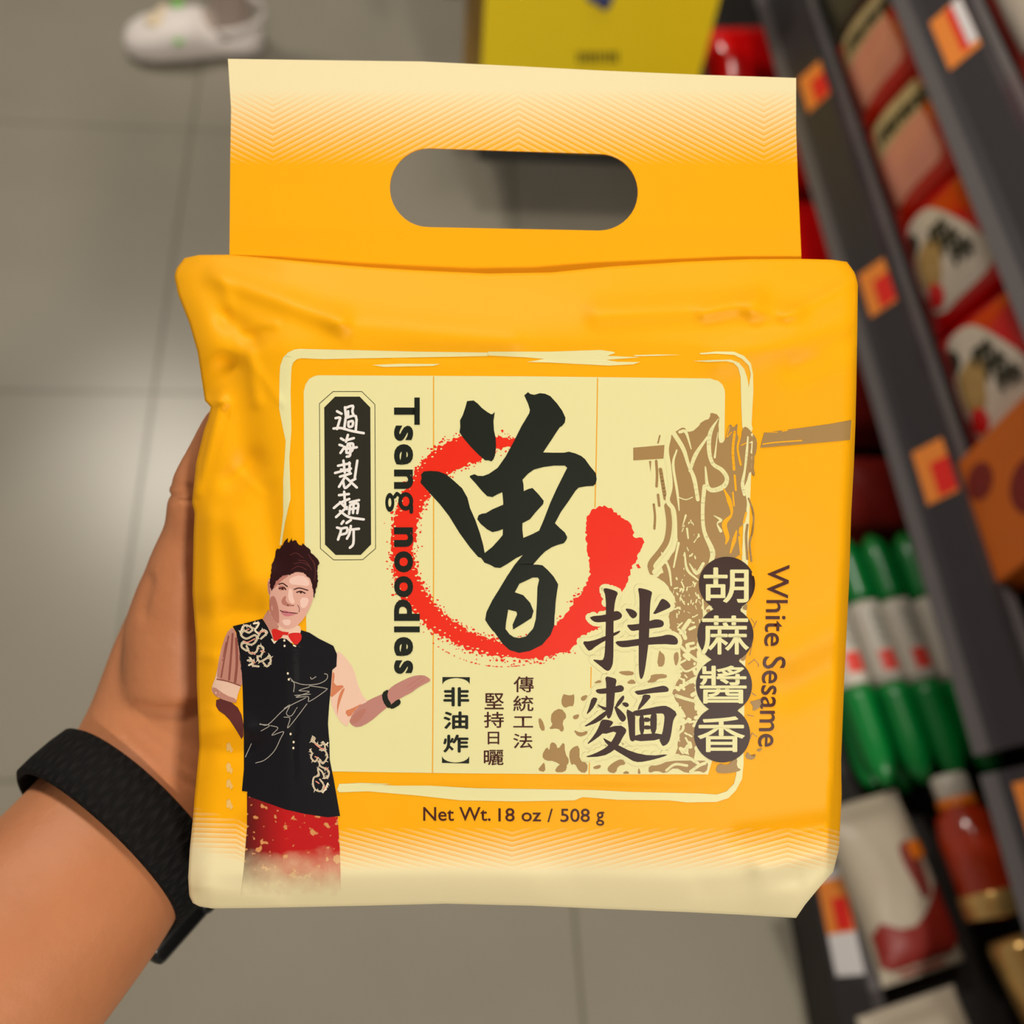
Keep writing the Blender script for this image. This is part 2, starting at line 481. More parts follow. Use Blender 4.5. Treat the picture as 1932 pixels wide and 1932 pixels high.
g = 'red pouches on the bottom shelf'
lying_bag(0.615, 1.43, 0.20, 0.17, 0.18, 0.085, 8, 18, M_red, [], 'glossy red pouch at the far end of the bottom shelf beside the yellow bag', g)
lying_bag(0.615, 1.22, 0.20, 0.17, 0.2, 0.08, 0, 12, M_red, [('gold_patch', ell(.5, .6, .2, .12), M_gold2)], 'glossy red pouch on the bottom shelf beside the top of the handle', g)
lying_bag(0.62, 1.00, 0.20, 0.17, 0.2, 0.08, -4, 12, M_red, [], 'glossy red pouch on the bottom shelf beside the lower edge of the handle', g)
lying_bag(0.62, 0.78, 0.17, 0.17, 0.2, 0.08, 3, 6, M_darkred, [], 'red pouch with shade in its colour, on the bottom shelf before the green rolls', g)  # this red pouch and the next: shade is put into a darker film colour
lying_bag(0.63, 0.60, 0.155, 0.15, 0.13, 0.07, -3, 6, M_darkred, [], 'small red pouch with shade in its colour, touching the green rolls', g)


def roll(x, y, z, L, r, rotz, label):
    t = thing('noodle_roll', label, 'food roll', 'green and white rolls lying on the bottom shelf',
              mw=Matrix.Translation((x, y, z)) @ Matrix.Rotation(math.radians(rotz), 4, 'Z'))
    def seg_(name, y0, y1, m, rr=1.0, round0=False, round1=False):
        bm = bmesh.new(); ys = np.linspace(y0, y1, 9); ra = []
        for q in ys:
            k = 1.0
            if round0: k *= math.sqrt(max(0.04, 1 - max(0, 1 - (q - y0) / 0.05) ** 2))
            if round1: k *= math.sqrt(max(0.04, 1 - max(0, 1 - (y1 - q) / 0.035) ** 2))
            ra.append(r * rr * k)
        tube(bm, [(0, q, 0) for q in ys], ra, n=28); bmesh.ops.recalc_face_normals(bm, faces=bm.faces)
        return obj(name, bm, m, t)
    seg_('green_end', -L / 2, -L * 0.13, M_green, round0=True)
    seg_('white_band', -L * 0.13, L * 0.20, M_white, 1.01)
    seg_('green_end', L * 0.20, L / 2, M_green, round1=True)
    rr = r * 1.035
    def curved(name, ya, yb, a0, a1, m, k=1.0):
        bm = bmesh.new(); A = np.linspace(a0, a1, 9)
        rows = [[bm.verts.new((rr * k * math.sin(a), q, rr * k * math.cos(a))) for a in A] for q in (ya, yb)]
        for i in range(8): bm.faces.new((rows[0][i], rows[0][i + 1], rows[1][i + 1], rows[1][i]))
        obj(name, bm, m, t)
    curved('red_panel', -L * 0.085, -L * 0.005, -0.55, 0.5, M_pinkred)
    for i in range(4):
        ya = L * (0.02 + 0.036 * i)
        bm = bmesh.new()
        for s in (-.2, .05, .3):
            A = np.linspace(s, s + .13, 3)
            rows = [[bm.verts.new((rr * math.sin(a), q, rr * math.cos(a))) for a in A] for q in (ya, ya + L * 0.024)]
            for k in range(2): bm.faces.new((rows[0][k], rows[0][k + 1], rows[1][k + 1], rows[1][k]))
        obj('printed_lettering', bm, M_greytext, t)
    return t


M_pinkred = mat('print_red', (226, 66, 54), 0.4)
M_greytext = mat('print_grey_green', (112, 120, 108), 0.5)
for x, zz, lab in ((0.548, 0.150, 'green and white roll partly hidden behind the held bag edge'),
                   (0.590, 0.156, 'middle green and white roll, fully seen between its two neighbours'),
                   (0.630, 0.162, 'green and white roll nearest the shelf rail, half under it'),
                   (0.672, 0.168, 'green and white roll deepest under the shelf board')):
    p = on_z(1640, 1220, 0.16)
    roll(x + 0.005, 0.372, zz + 0.012, 0.325, 0.0198, 5.5, lab)
for x, lab in ((0.56, 'dark green roll under the first rolls at the shelf front'), (0.60, 'dark green roll in the lower layer of the pile')):
    roll(x, 0.372, 0.127, 0.33, 0.0195, 3, lab)

# near bay, bottom shelf: white packs, amber bottle, gold packs
g = 'white packs on the near bottom shelf'
WP = [('brown_print', ell(.72, .55, .11, .2, 18, wob=.2), M_brown), ('red_band', chaikin([(.02, .02), (.98, .02), (.98, .5), (.7, .34), (.4, .24), (.02, .36)], 1), M_darkred), ('orange_stripe', rrect(.72, .60, .99, .70, .03, .02), M_orange)]
lying_bag(0.550, 0.105, 0.145, 0.105, 0.19, 0.06, 12, 4, M_white_shaded, WP, 'white pack with brown mark beside the amber bottle', g)
lying_bag(0.552, -0.095, 0.145, 0.12, 0.17, 0.06, 12, 4, M_white_shaded, WP, 'white pack with brown mark at the bottom right corner, below the gold can', g)


def revolve(bm, prof, n=28):
    rings = [[(r * math.cos(a), y, r * math.sin(a)) for a in np.linspace(0, 2 * math.pi, n, endpoint=False)] for r, y in prof]
    loft(bm, rings); bmesh.ops.recalc_face_normals(bm, faces=bm.faces); return bm


t = thing('sauce_bottle', 'amber red bottle with white cap lying beside the white pack', 'bottle',
          mw=Matrix.Translation((0.640, 0.128, 0.185)) @ Matrix.Rotation(math.radians(6), 4, 'Z'))
bm = bmesh.new(); revolve(bm, [(.012, -.068), (.030, -.062), (.034, -.05), (.035, .02), (.030, .042), (.016, .056), (.015, .06)]); obj('bottle_body', bm, M_amber, t)
bm = bmesh.new(); revolve(bm, [(.0355, -.066), (.0365, -.064), (.0365, -.042), (.0355, -.040)]); obj('gold_foot', bm, M_gold, t)
bm = bmesh.new(); revolve(bm, [(.021, .050), (.0225, .052), (.0225, .060), (.020, .062)]); obj('neck_ring', bm, M_orange, t)
bm = bmesh.new(); revolve(bm, [(.019, .060), (.021, .062), (.021, .084), (.018, .088), (.004, .089)]); obj('cap', bm, M_white, t)
t = thing('gold_can', 'shiny gold can with dark rim standing behind the near white pack', 'can',
          mw=Matrix.Translation((0.665, -0.005, 0.19)) @ Matrix.Rotation(math.radians(14), 4, 'Z'))
bm = bmesh.new(); revolve(bm, [(.006, -.055), (.030, -.053), (.031, -.05), (.031, .04), (.027, .048), (.006, .05)]); obj('can_body', bm, M_gold, t)
bm = bmesh.new(); revolve(bm, [(.0318, -.052), (.0326, -.050), (.0326, -.046), (.0318, -.044)]); obj('rim', bm, M_brown, t)
lying_bag(0.685, -0.13, 0.16, 0.11, 0.16, 0.05, 5, 4, M_darkred, [('orange_stripe', rrect(.02, .8, .98, .92, .03, .02), M_orange)],
          'dark red pack with orange stripe at the bottom right corner', 'red packs on the near bottom shelf')

# ------------------------------------------------------------------ yellow bag and trolley
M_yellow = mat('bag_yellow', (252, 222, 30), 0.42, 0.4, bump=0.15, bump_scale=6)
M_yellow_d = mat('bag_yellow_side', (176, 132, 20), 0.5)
M_black = mat('trolley_black', (20, 18, 17), 0.5)
M_blue = mat('emblem_blue', (44, 58, 112), 0.45)
M_bluel = mat('emblem_pale', (150, 156, 186), 0.45)
YB = 1.30
def on_bag(px, py): return on_y(px, py, YB)
bl = on_bag(914, 120); br = on_bag(1335, 120)
t = thing('shopping_bag', 'bright yellow shopping bag with a blue shield emblem behind the held bag', 'bag', loc=(0.40, YB, 0.135))
BX0, BX1 = bl[0] - 0.40, br[0] - 0.40
ZT, ZB = 0.40, 0.002
bm = bmesh.new(); rows = []
NB = 24
for j in range(NB + 1):
    v = j / NB; row = []
    for i in range(NB + 1):
        u = i / NB
        x = BX0 + (BX1 - BX0) * u; z = ZB + (ZT - ZB) * v
        yy = -0.022 * math.sin(math.pi * u) ** 1.2 * (0.3 + 0.7 * v) + 0.09 * v
        row.append(bm.verts.new((x + (0.012 * v if u > .5 else -0.004 * v), yy, z)))
    rows.append(row)
for j in range(NB):
    for i in range(NB): bm.faces.new((rows[j][i], rows[j][i + 1], rows[j + 1][i + 1], rows[j + 1][i]))
obj('front_panel', bm, M_yellow, t)
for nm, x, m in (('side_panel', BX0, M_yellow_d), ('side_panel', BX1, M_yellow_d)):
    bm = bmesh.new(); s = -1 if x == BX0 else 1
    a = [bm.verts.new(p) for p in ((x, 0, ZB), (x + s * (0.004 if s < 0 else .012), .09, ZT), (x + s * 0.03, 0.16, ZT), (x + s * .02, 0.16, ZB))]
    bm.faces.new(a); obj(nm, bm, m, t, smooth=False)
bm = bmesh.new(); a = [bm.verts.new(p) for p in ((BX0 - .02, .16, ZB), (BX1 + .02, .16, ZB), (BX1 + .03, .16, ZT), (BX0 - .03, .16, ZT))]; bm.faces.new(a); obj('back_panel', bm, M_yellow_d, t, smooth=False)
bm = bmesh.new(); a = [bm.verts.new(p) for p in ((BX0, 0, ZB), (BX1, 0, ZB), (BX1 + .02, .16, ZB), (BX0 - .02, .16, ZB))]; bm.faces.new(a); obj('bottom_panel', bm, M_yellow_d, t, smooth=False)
def bag_print(name, poly, m, lift):
    bm = bmesh.new(); vs = []
    for q in poly:
        p = on_bag(q[0], q[1] + 15); lx, lz = p[0] - .40, p[2] - .135
        u = min(1, max(0, (lx - BX0) / (BX1 - BX0))); v = (lz - ZB) / (ZT - ZB)
        vs.append(bm.verts.new((lx, -0.022 * math.sin(math.pi * u) ** 1.2 * (0.3 + 0.7 * v) + 0.09 * v - lift, lz)))
    tri = tessellate_polygon([[v.co for v in vs]])
    for f in tri:
        try: bm.faces.new([vs[i] for i in f])
        except ValueError: pass
    orient(bm, Vector((0, -1, 0)))
    return obj(name, bm, m, t, smooth=False)
bag_print('shield_emblem', [(1108, -60), (1168, -60), (1164, 8), (1156, 24), (1146, 32), (1130, 22), (1112, 14)], M_blue, .003)
for k, x in enumerate((1115, 1126, 1139, 1150)):
    bag_print('emblem_stroke', [(x, -10), (x + 5, -10), (x + 6, 9), (x + 1, 9)], M_bluel, .005)
bm = bmesh.new()
xs = [1092, 1101, 1110, 1118, 1127, 1137, 1147, 1156, 1164]
for i, x in enumerate(xs):
    q = bag_print('printed_lettering', [(x, 100), (x + 4.4, 100), (x + 4.4, 118), (x, 118)], M_black, .003)
    me = q.data; bm.from_mesh(me); bpy.data.objects.remove(q)
obj('printed_lettering', bm, M_black, t, smooth=False)
# black wheeled base below the yellow bag
t = thing('trolley', 'low black trolley under the yellow bag, seen through the handle hole', 'trolley', loc=(0.40, YB, 0))
bm = bmesh.new(); box(bm, BX0, -0.012, 0.112, min(BX1 + .03, .076), 0.2, 0.133, .004); obj('base_plate', bm, M_black, t, smooth=False)
for x, nm in ((BX0 - .052, 'upright'),):
    bm = bmesh.new(); box(bm, x - .016, .03, .37, x + .016, .2, .6, .006); obj(nm, bm, M_black, t, smooth=False)
for x in (BX0 + .05, BX1 - .03):
    for y in (0.14, 0.19):
        bm = bmesh.new(); revolve(bm, [(.004, -.008), (.054, -.008), (.054, .008), (.004, .008)])
        bmesh.ops.translate(bm, verts=bm.verts, vec=(x, y, .055)); obj('wheel', bm, M_black, t)

# ------------------------------------------------------------------ bystander: lower leg in a white clog
M_clog = mat('clog_white', (226, 218, 214), 0.5, 0.4, noise_amt=.03)
M_sock = mat('sock_grey', (176, 160, 150), 0.8, noise_amt=.08)
M_charm_g = mat('charm_green', (112, 190, 74), 0.5)
M_charm_b = mat('charm_beige', (228, 208, 176), 0.5)
t = thing('person', 'person standing at the top left in a white clog, only one foot and shin seen', 'person', loc=(-0.393, 1.70, 0)); t.scale = (.9, .9, .9)
# shin and foot, one body
bm = bmesh.new()
tube(bm, [(.075, 0, .03), (.085, 0, .07), (.09, .003, .13), (.10, .01, .24), (.11, .015, .36), (.115, .015, .46)], [.036, .034, .033, .043, .055, .054], [.042, .042, .037, .048, .06, .058], n=24, up=(1, 0, 0))
tube(bm, [(-.06, -.01, .035), (0, -.006, .045), (.05, 0, .05), (.1, 0, .045), (.125, 0, .04)], [.035, .038, .036, .033, .02], [.02, .028, .036, .034, .022], n=24)
me = bpy.data.meshes.new('leg'); bm.to_mesh(me); bm.free(); body = bpy.data.objects.new('body', me); C.objects.link(body)
md = body.modifiers.new('r', 'REMESH'); md.mode = 'VOXEL'; md.voxel_size = .005
sm = body.modifiers.new('s', 'SMOOTH'); sm.iterations = 6
dg = bpy.context.evaluated_depsgraph_get(); me2 = bpy.data.meshes.new_from_object(body.evaluated_get(dg)); bpy.data.objects.remove(body)
obj('lower_leg', me2, M_sock, t)
bm = bmesh.new(); rings = []
for x, yc, hw, hh in ((-.137, -.025, .012, .03), (-.13, -.025, .034, .046), (-.105, -.026, .052, .06), (-.065, -.026, .058, .074), (-.02, -.022, .056, .086), (.02, -.015, .052, .086), (.045, -.008, .049, .066), (.08, -.002, .045, .05), (.115, 0, .042, .048), (.14, 0, .03, .05), (.148, 0, .016, .036)):
    r = []
    for a in np.linspace(0, 2 * math.pi, 32, endpoint=False):
        cy, sz = math.cos(a), math.sin(a)
        y = yc + hw * math.copysign(abs(cy) ** .7, cy); z = hh / 2 + hh / 2 * math.copysign(abs(sz) ** (.55 if sz < 0 else .95), sz)
        r.append((x, y, z + .002))
    rings.append(r)
loft(bm, rings); bmesh.ops.recalc_face_normals(bm, faces=bm.faces)
clog = obj('clog', bm, M_clog, t)
bm = bmesh.new(); st = []
for a in np.linspace(math.radians(-105), math.radians(105), 20):
    st.append((.085 + .072 * math.cos(a), .058 * math.sin(a) - .004, .074 + .012 * math.cos(a)))
tube(bm, st, [.005] * 20, [.013] * 20, n=10); bmesh.ops.recalc_face_normals(bm, faces=bm.faces); obj('heel_strap', bm, M_clog, clog)
for (x, y, z, r, m, nm) in ((-.015, -.072, .062, .011, M_charm_g, 'clog_charm'), (-.02, .012, .088, .014, M_charm_g, 'clog_charm'), (-.062, -.03, .076, .022, M_charm_b, 'clog_charm'), (-.05, .005, .077, .014, M_charm_b, 'clog_charm'), (.082, -.064, .068, .008, M_black, 'strap_rivet')):
    bm = bmesh.new(); bmesh.ops.create_icosphere(bm, subdivisions=2, radius=r)
    for v in bm.verts: v.co = Vector((v.co.x, v.co.y, v.co.z * .45)) + Vector((x, y, z))
    obj(nm, bm, m, clog)

# ================================================================== the held noodle bag
# The bag has its own local frame: x right, y up on the printed face, z towards the viewer. The artwork is laid
# out on the face in layout units (u right, v down, 966,966 = centre of the frame, 1 unit = 0.169 mm).
bag = thing('noodle_package', 'large yellow orange carry bag of noodles with a cut handle, held up in front', 'food bag',
            mw=Matrix.Translation(Vector(ROT @ np.array([0, 0, -HOLD]) + CAM)) @ Matrix([list(ROT[i]) for i in range(3)]).to_4x4())


def L3(u, v, z):
    d = HOLD - z
    return ((u - 966) / F * d, (966 - v) / F * d, z)


TOP = np.array([(348, 487), (375, 481), (432, 480.5), (568, 493), (693, 504), (786, 510), (920, 516), (1040, 514), (1149, 503), (1288, 494), (1413, 489), (1512, 488.5), (1570, 490), (1598, 494)], float)
RIGHT = np.array([(1598, 494), (1613, 515), (1618.5, 536), (1617.5, 624), (1616, 720), (1614, 800), (1611, 879), (1606, 968), (1602, 1100), (1593, 1279), (1587, 1435), (1588, 1500), (1583, 1601), (1572, 1645), (1547, 1673), (1519, 1707), (1502, 1732)], float)
BOT = np.array([(376, 1710), (400, 1714), (494, 1713), (682, 1709), (842, 1705), (1004, 1709), (1120, 1714), (1296, 1721), (1400, 1726), (1502, 1732)], float)
LEFT = np.array([(348, 487), (332, 508), (329, 522), (336, 556), (357, 609), (373, 665), (387, 758), (398, 766), (393, 790), (385, 811), (370, 873), (362, 948), (367, 968), (365, 1010), (363, 1119), (370, 1212), (371, 1290), (374, 1356), (376, 1409), (367, 1504), (364, 1543), (358, 1603), (355, 1656), (357, 1690), (364, 1704), (376, 1710)], float)


def arc(poly):
    d = np.r_[0, np.cumsum(np.linalg.norm(np.diff(poly, axis=0), axis=1))]; d /= d[-1]
    return lambda t: np.array([np.interp(t, d, poly[:, 0]), np.interp(t, d, poly[:, 1])])


def byv(poly):   # parametrised by v so that rows stay level
    d = (poly[:, 1] - poly[0, 1]) / (poly[-1, 1] - poly[0, 1]); d = np.maximum.accumulate(d + np.arange(len(d)) * 1e-6)
    return lambda t: np.array([np.interp(t, d, poly[:, 0]), np.interp(t, d, poly[:, 1])])


fT, fB = arc(TOP), arc(BOT)
fL, fR = byv(LEFT), byv(RIGHT)
CREASE = np.array([(1640, 560), (1614, 660), (1607, 792), (1597, 950), (1583, 1167), (1573, 1400), (1566, 1500), (1560, 1600), (1558, 1700)], float)
RIDGES = [  # x0,y0,x1,y1,width,height(mm)
    (408, 522, 640, 605, 22, 2.2), (640, 605, 960, 640, 30, 1.2), (1130, 590, 1420, 575, 26, 1.8), (1420, 585, 1500, 590, 20, 1.6),
    (1612, 530, 1480, 598, 10, 1.6), (1430, 560, 1330, 590, 16, 1.0), (1600, 600, 1360, 680, 30, .9), (1616, 640, 1500, 690, 26, -.8),
    (420, 527, 450, 640, 14, 1.6), (430, 600, 470, 640, 20, -2.6), (465, 625, 485, 760, 12, 1.6), (440, 645, 500, 625, 14, -1.6), (500, 615, 520, 612, 7, 1.0),
    (392, 740, 422, 690, 26, -2.6), (398, 766, 420, 757, 9, 2.4), (418, 760, 372, 930, 9, 2.4), (388, 800, 372, 900, 9, -1.6), (440, 700, 470, 880, 34, -1.8), (436, 905, 475, 870, 24, -1.4),
    (440, 990, 470, 1090, 30, 1.6), (395, 980, 400, 1150, 22, 1.2), (500, 930, 520, 1050, 26, -1.3), (372, 1160, 480, 1150, 24, -1.4), (380, 1235, 405, 1240, 12, 1.2),
    (388, 1420, 470, 1405, 26, -1.4), (376, 1380, 460, 1370, 24, 1.2), (374, 1345, 400, 1340, 8, 1.2), (440, 880, 490, 930, 8, .6), (480, 690, 530, 760, 9, .7),
    (1440, 1640, 1570, 1600, 26, 1.5), (1400, 1585, 1560, 1560, 20, -1.6), (1330, 1680, 1500, 1660, 20, -.8), (362, 1650, 460, 1560, 20, -1.0), (380, 1680, 520, 1700, 16, 1.0),
    (1580, 1240, 1480, 1300, 40, -1.0), (1595, 1200, 1500, 1240, 40, 1.0), (1100, 1680, 1400, 1700, 40, -.8), (600, 1660, 1000, 1670, 40, .7)]


def front_z(u, v):
    xl = np.interp(v, LEFT[:, 1], LEFT[:, 0]); xr = np.interp(v, RIGHT[:, 1], RIGHT[:, 0])
    vt = np.interp(u, TOP[:, 0], TOP[:, 1]); vb = np.interp(u, BOT[:, 0], BOT[:, 1])
    def edge(d, wd, dep):
        q = max(0.0, min(1.0, d / wd)); return -dep * (1 - q) ** 2
    z = 0.0
    z += 0.0040 * (1 - ((u - 980) / 640) ** 2) * (1 - ((v - 1120) / 640) ** 2)
    z += edge(u - xl, 45, .004) + edge(xr - u, 26, .003) + edge(vb - v, 70, .010)
    t = max(0.0, (672 - 26 * math.sin((u - 400) / 1200 * math.pi) - v) / 165); z -= 0.015 * min(t, 1.3) ** 1.4
    tl = max(0.0, (545 - u) / 180); z -= 0.0095 * min(tl, 1.2) ** 1.3 * max(0.25, min(1, (1700 - v) / 400))
    cx = np.interp(v, CREASE[:, 1], CREASE[:, 0])
    if u > cx: z -= (u - cx) * 0.000169 * 3.6
    for x0, y0, x1, y1, wd, h in RIDGES:
        dx, dy = x1 - x0, y1 - y0; L = math.hypot(dx, dy); s = ((u - x0) * dx + (v - y0) * dy) / L
        if -3 * wd < s < L + 3 * wd:
            o = abs((u - x0) * dy - (v - y0) * dx) / L
            if o < 3.2 * wd:
                e = 0 if 0 <= s <= L else (min(abs(s), abs(s - L)) / wd)
                z += h * (.0007 if wd < 16 else .0015) * math.exp(-(o / wd) ** 2 - e * e)
    z += 0.0009 * noise.noise(Vector((u / 190, v / 150, 3.3))) * (1.0 if (u < 560 or v < 680 or v > 1480 or u > 1420) else .25)
    return z


NU, NV = 190, 200
UV = np.zeros((NV + 1, NU + 1, 2))
P00, P10, P01, P11 = TOP[0], TOP[-1], BOT[0], BOT[-1]
for j in range(NV + 1):
    b = j / NV; l, r = fL(b), fR(b)
    for i in range(NU + 1):
        a = i / NU
        UV[j, i] = (1 - b) * fT(a) + b * fB(a) + (1 - a) * l + a * r - ((1 - a) * (1 - b) * P00 + a * (1 - b) * P10 + (1 - a) * b * P01 + a * b * P11)


def uv_layer(bm, table):
    lay = bm.loops.layers.uv.new('layout')
    for f in bm.faces:
        for lp in f.loops:
            q = table.get(lp.vert); lp[lay].uv = (q[0] / 1000, q[1] / 1000)


bm = bmesh.new(); tab = {}
FV = [[None] * (NU + 1) for _ in range(NV + 1)]
for j in range(NV + 1):
    for i in range(NU + 1):
        u, v = UV[j, i]; vt = bm.verts.new(L3(u, v, front_z(u, v))); FV[j][i] = vt; tab[vt] = (u, v)
for j in range(NV):
    for i in range(NU):
        bm.faces.new((FV[j][i], FV[j + 1][i], FV[j + 1][i + 1], FV[j][i + 1]))
ring = [(0, i) for i in range(NU)] + [(j, NU) for j in range(NV)] + [(NV, i) for i in range(NU, 0, -1)] + [(j, 0) for j in range(NV, 0, -1)]
cen = np.array([985.0, 1110.0]); prev = [FV[j][i] for j, i in ring]
for zz, k in ((-.005, .004), (-.013, .035), (-.028, .105), (-.045, .13), (-.0515, .17)):
    cur = []
    for (j, i), pv in zip(ring, [FV[j][i] for j, i in ring]):
        u, v = UV[j, i]; kk = k * (1.35 if u < 500 else 1.0)
        q = np.array((u, v)) + (cen - (u, v)) * kk
        base = pv.co.z
        vt = bm.verts.new(L3(q[0], q[1], min(base - .0025, zz if zz < base - .002 else base - .003 - k * .03))); tab[vt] = (u, v); cur.append(vt)
    n = len(ring)
    for q in range(n): bm.faces.new((prev[q], prev[(q + 1) % n], cur[(q + 1) % n], cur[q]))
    prev = cur
bm.faces.new(prev)
bmesh.ops.recalc_face_normals(bm, faces=bm.faces)
uv_layer(bm, tab)

ORANGE, CREAM = lin((250, 175, 8)), lin((240, 227, 182))


def bag_material(name, kind):
    m = bpy.data.materials.new(name); m.use_nodes = True; nt = m.node_tree; b = nt.nodes['Principled BSDF']
    un = nt.nodes.new('ShaderNodeUVMap'); un.uv_map = 'layout'
    sp = nt.nodes.new('ShaderNodeSeparateXYZ'); nt.links.new(un.outputs[0], sp.inputs[0])
    u = X(nt, sp.outputs[0]) * 1000; v = X(nt, sp.outputs[1]) * 1000
    def fold(c, half):      # triangle wave: 0 at c, half at c +- half
        q = (((u - c) / (2 * half)).fract() - 0.5).abs() * 2
        return (q * -1 + 1) * half
    if kind == 'handle':
        d = fold(978, 463)
        st = ((v - d * 0.53) / 10.9).fract()
        t = v.ramp(168, 322)
        fac = (t * 1.15 + (st - 0.5) * 0.75 * (t * (t * -1 + 1) * 4).min(1.0))
        fac = fac.ramp(0.0, 1.0)
        fac = fac.max(v.ramp(311, 314))
    else:
        d = fold(966, 520)
        lift = ((u - 500) * -0.30).max(0.0).min(40.0)
        vv = v + lift
        st = ((vv + d * 0.27) / 9.4).fract()
        t = vv.ramp(1644, 1552)
        fac = (t * 1.15 + (st - 0.5) * 0.75 * (t * (t * -1 + 1) * 4).min(1.0)).ramp(0.0, 1.0)
        fac = fac.max(vv.ramp(1566, 1562))
    c = mixcol(nt, fac, CREAM, ORANGE)
    nt.links.new(c, b.inputs['Base Color'])
    b.inputs['Roughness'].default_value = 0.5; b.inputs['Specular IOR Level'].default_value = 0.15
    return m


M_bag = bag_material('printed_film', 'body'); M_handle = bag_material('printed_handle_film', 'handle')
body = obj('pouch_body', bm, M_bag, bag)

# handle: a flat sheet with a stadium hole
HO = [(430, 111), (681, 114.5), (797, 116), (980, 125), (1140, 133.5), (1320, 141), (1502, 147), (1502, 240), (1505, 330), (1512, 486), (1512, 560), (433, 560), (433, 475), (434.5, 293), (436, 206)]
hole = []
for a in np.linspace(math.radians(90), math.radians(270), 20): hole.append((809 + 73.5 * math.cos(a), 354 - 74.5 * math.sin(a)))
for a in np.linspace(math.radians(-90), math.radians(90), 20): hole.append((1130 + 73.5 * math.cos(a), 362.5 - 72.5 * math.sin(a)))


def handle_z(u, v):
    return -0.0245 + 0.0030 * math.sin((u - 430) / 1080 * math.pi) * (300 - v) / 200 * -1 + 0.0012 * math.sin(u / 170) - 0.001 * max(0, (v - 430) / 130)


def dens(poly, step, closed=True):
    out = []; n = len(poly)
    for i in range(n if closed else n - 1):
        a, b = np.array(poly[i], float), np.array(poly[(i + 1) % n], float); k = max(1, int(np.linalg.norm(b - a) / step))
        for q in range(k): out.append(tuple(a + (b - a) * q / k))
    if not closed: out.append(tuple(poly[-1]))
    return out


def flat(loops):
    """triangulated polygon with holes in layout units"""
    pts = [Vector((p[0], p[1], 0)) for lp in loops for p in lp]
    tri = tessellate_polygon([[Vector((p[0], p[1], 0)) for p in lp] for lp in loops])
    bm = bmesh.new(); vs = [bm.verts.new(p) for p in pts]
    for t in tri:
        try: bm.faces.new([vs[i] for i in t])
        except ValueError: pass
    return bm


bm = flat([dens(HO, 40), hole]); refine(bm, 42)
tab = {v: (v.co.x, v.co.y) for v in bm.verts}
for v in bm.verts: v.co = Vector(L3(v.co.x, v.co.y, handle_z(v.co.x, v.co.y)))
orient(bm, Vector((0, 0, 1)))
rim = [e for e in bm.edges if len(e.link_faces) == 1]; front = list(bm.faces); back = {}
for v in list(bm.verts): back[v] = bm.verts.new(v.co + Vector((0, 0, -0.0006))); tab[back[v]] = tab[v]
for f in front: bm.faces.new([back[v] for v in reversed(f.verts)])
for e in rim: a_, b_ = e.verts; bm.faces.new((a_, b_, back[b_], back[a_]))
bmesh.ops.recalc_face_normals(bm, faces=bm.faces); uv_layer(bm, tab)
h = obj('carry_handle', bm, M_handle, bag, smooth=False)

# ------------------------------------------------------------------ printed artwork, laid on the film
LAYER = [0]


def lay(loops_list, layer, name, m, parent=None, maxlen=9.0, smooth=False):
    """loops_list: list of [outer, hole, ...]; printed at a given ink layer"""
    B = bmesh.new()
    for i, loops in enumerate(loops_list):
        q = flat(loops); refine(q, maxlen)
        for v in q.verts: v.co.z = (i % 8) * 2.0e-6
        me = bpy.data.meshes.new('t'); q.to_mesh(me); q.free(); B.from_mesh(me); bpy.data.meshes.remove(me)
    e = 0.00010 + 0.000020 * layer
    for v in B.verts: v.co = Vector(L3(v.co.x, v.co.y, front_z(v.co.x, v.co.y) + e + v.co.z))
    orient(B, Vector((0, 0, 1)))
    return obj(name, B, m, parent or bag)


def T(pts, ox, oy, s): return [(ox + x / s, oy + y / s) for x, y in pts]


def ribbon(pts, wd):
    """stroke: list of simple loops (quads plus round ends); wd constant or per point"""
    out = []; n = len(pts)
    ws = [wd] * n if not hasattr(wd, '__len__') else list(wd)
    for i in range(n - 1):
        a, b = np.array(pts[i], float), np.array(pts[i + 1], float); d = b - a; L = np.linalg.norm(d)
        if L < 1e-6: continue
        nn = np.array([-d[1], d[0]]) / L
        out.append([[tuple(a + nn * ws[i] / 2), tuple(b + nn * ws[i + 1] / 2), tuple(b - nn * ws[i + 1] / 2), tuple(a - nn * ws[i] / 2)]])
    for p, q in zip(pts, ws):
        if q > 1.2: out.append([ell(p[0], p[1], q / 2, q / 2, 10)])
    return out


def spline(pts, n=6):
    p = [np.array(q, float) for q in pts]
    if len(p) < 3: return [tuple(q) for q in p]
    p = [2 * p[0] - p[1]] + p + [2 * p[-1] - p[-2]]; out = []
    for i in range(1, len(p) - 2):
        for k in range(n):
            t = k / n
            out.append(tuple(.5 * (2 * p[i] + (p[i + 1] - p[i - 1]) * t + (2 * p[i - 1] - 5 * p[i] + 4 * p[i + 1] - p[i + 2]) * t * t + (3 * p[i] - p[i - 1] - 3 * p[i + 1] + p[i + 2]) * t ** 3)))
    out.append(tuple(p[-2])); return out


def rough(poly, amp, step=4.0, seed=0):
    r = random.Random(seed); d = dens(poly, step); n = len(d); out = []
    for i in range(n):
        a, b = np.array(d[i - 1]), np.array(d[(i + 1) % n]); t = b - a; L = np.linalg.norm(t) or 1; nn = np.array([-t[1], t[0]]) / L
        out.append(tuple(np.array(d[i]) + nn * r.uniform(-amp, amp)))
    return out


def grow(poly, d):
    p = dens(poly, 12); n = len(p); A = sum(p[i][0] * p[(i + 1) % n][1] - p[(i + 1) % n][0] * p[i][1] for i in range(n)); s = 1 if A > 0 else -1; out = []
    for q in p: out.append([ell(q[0], q[1], d, d, 9)])
    out.append([poly]); return out


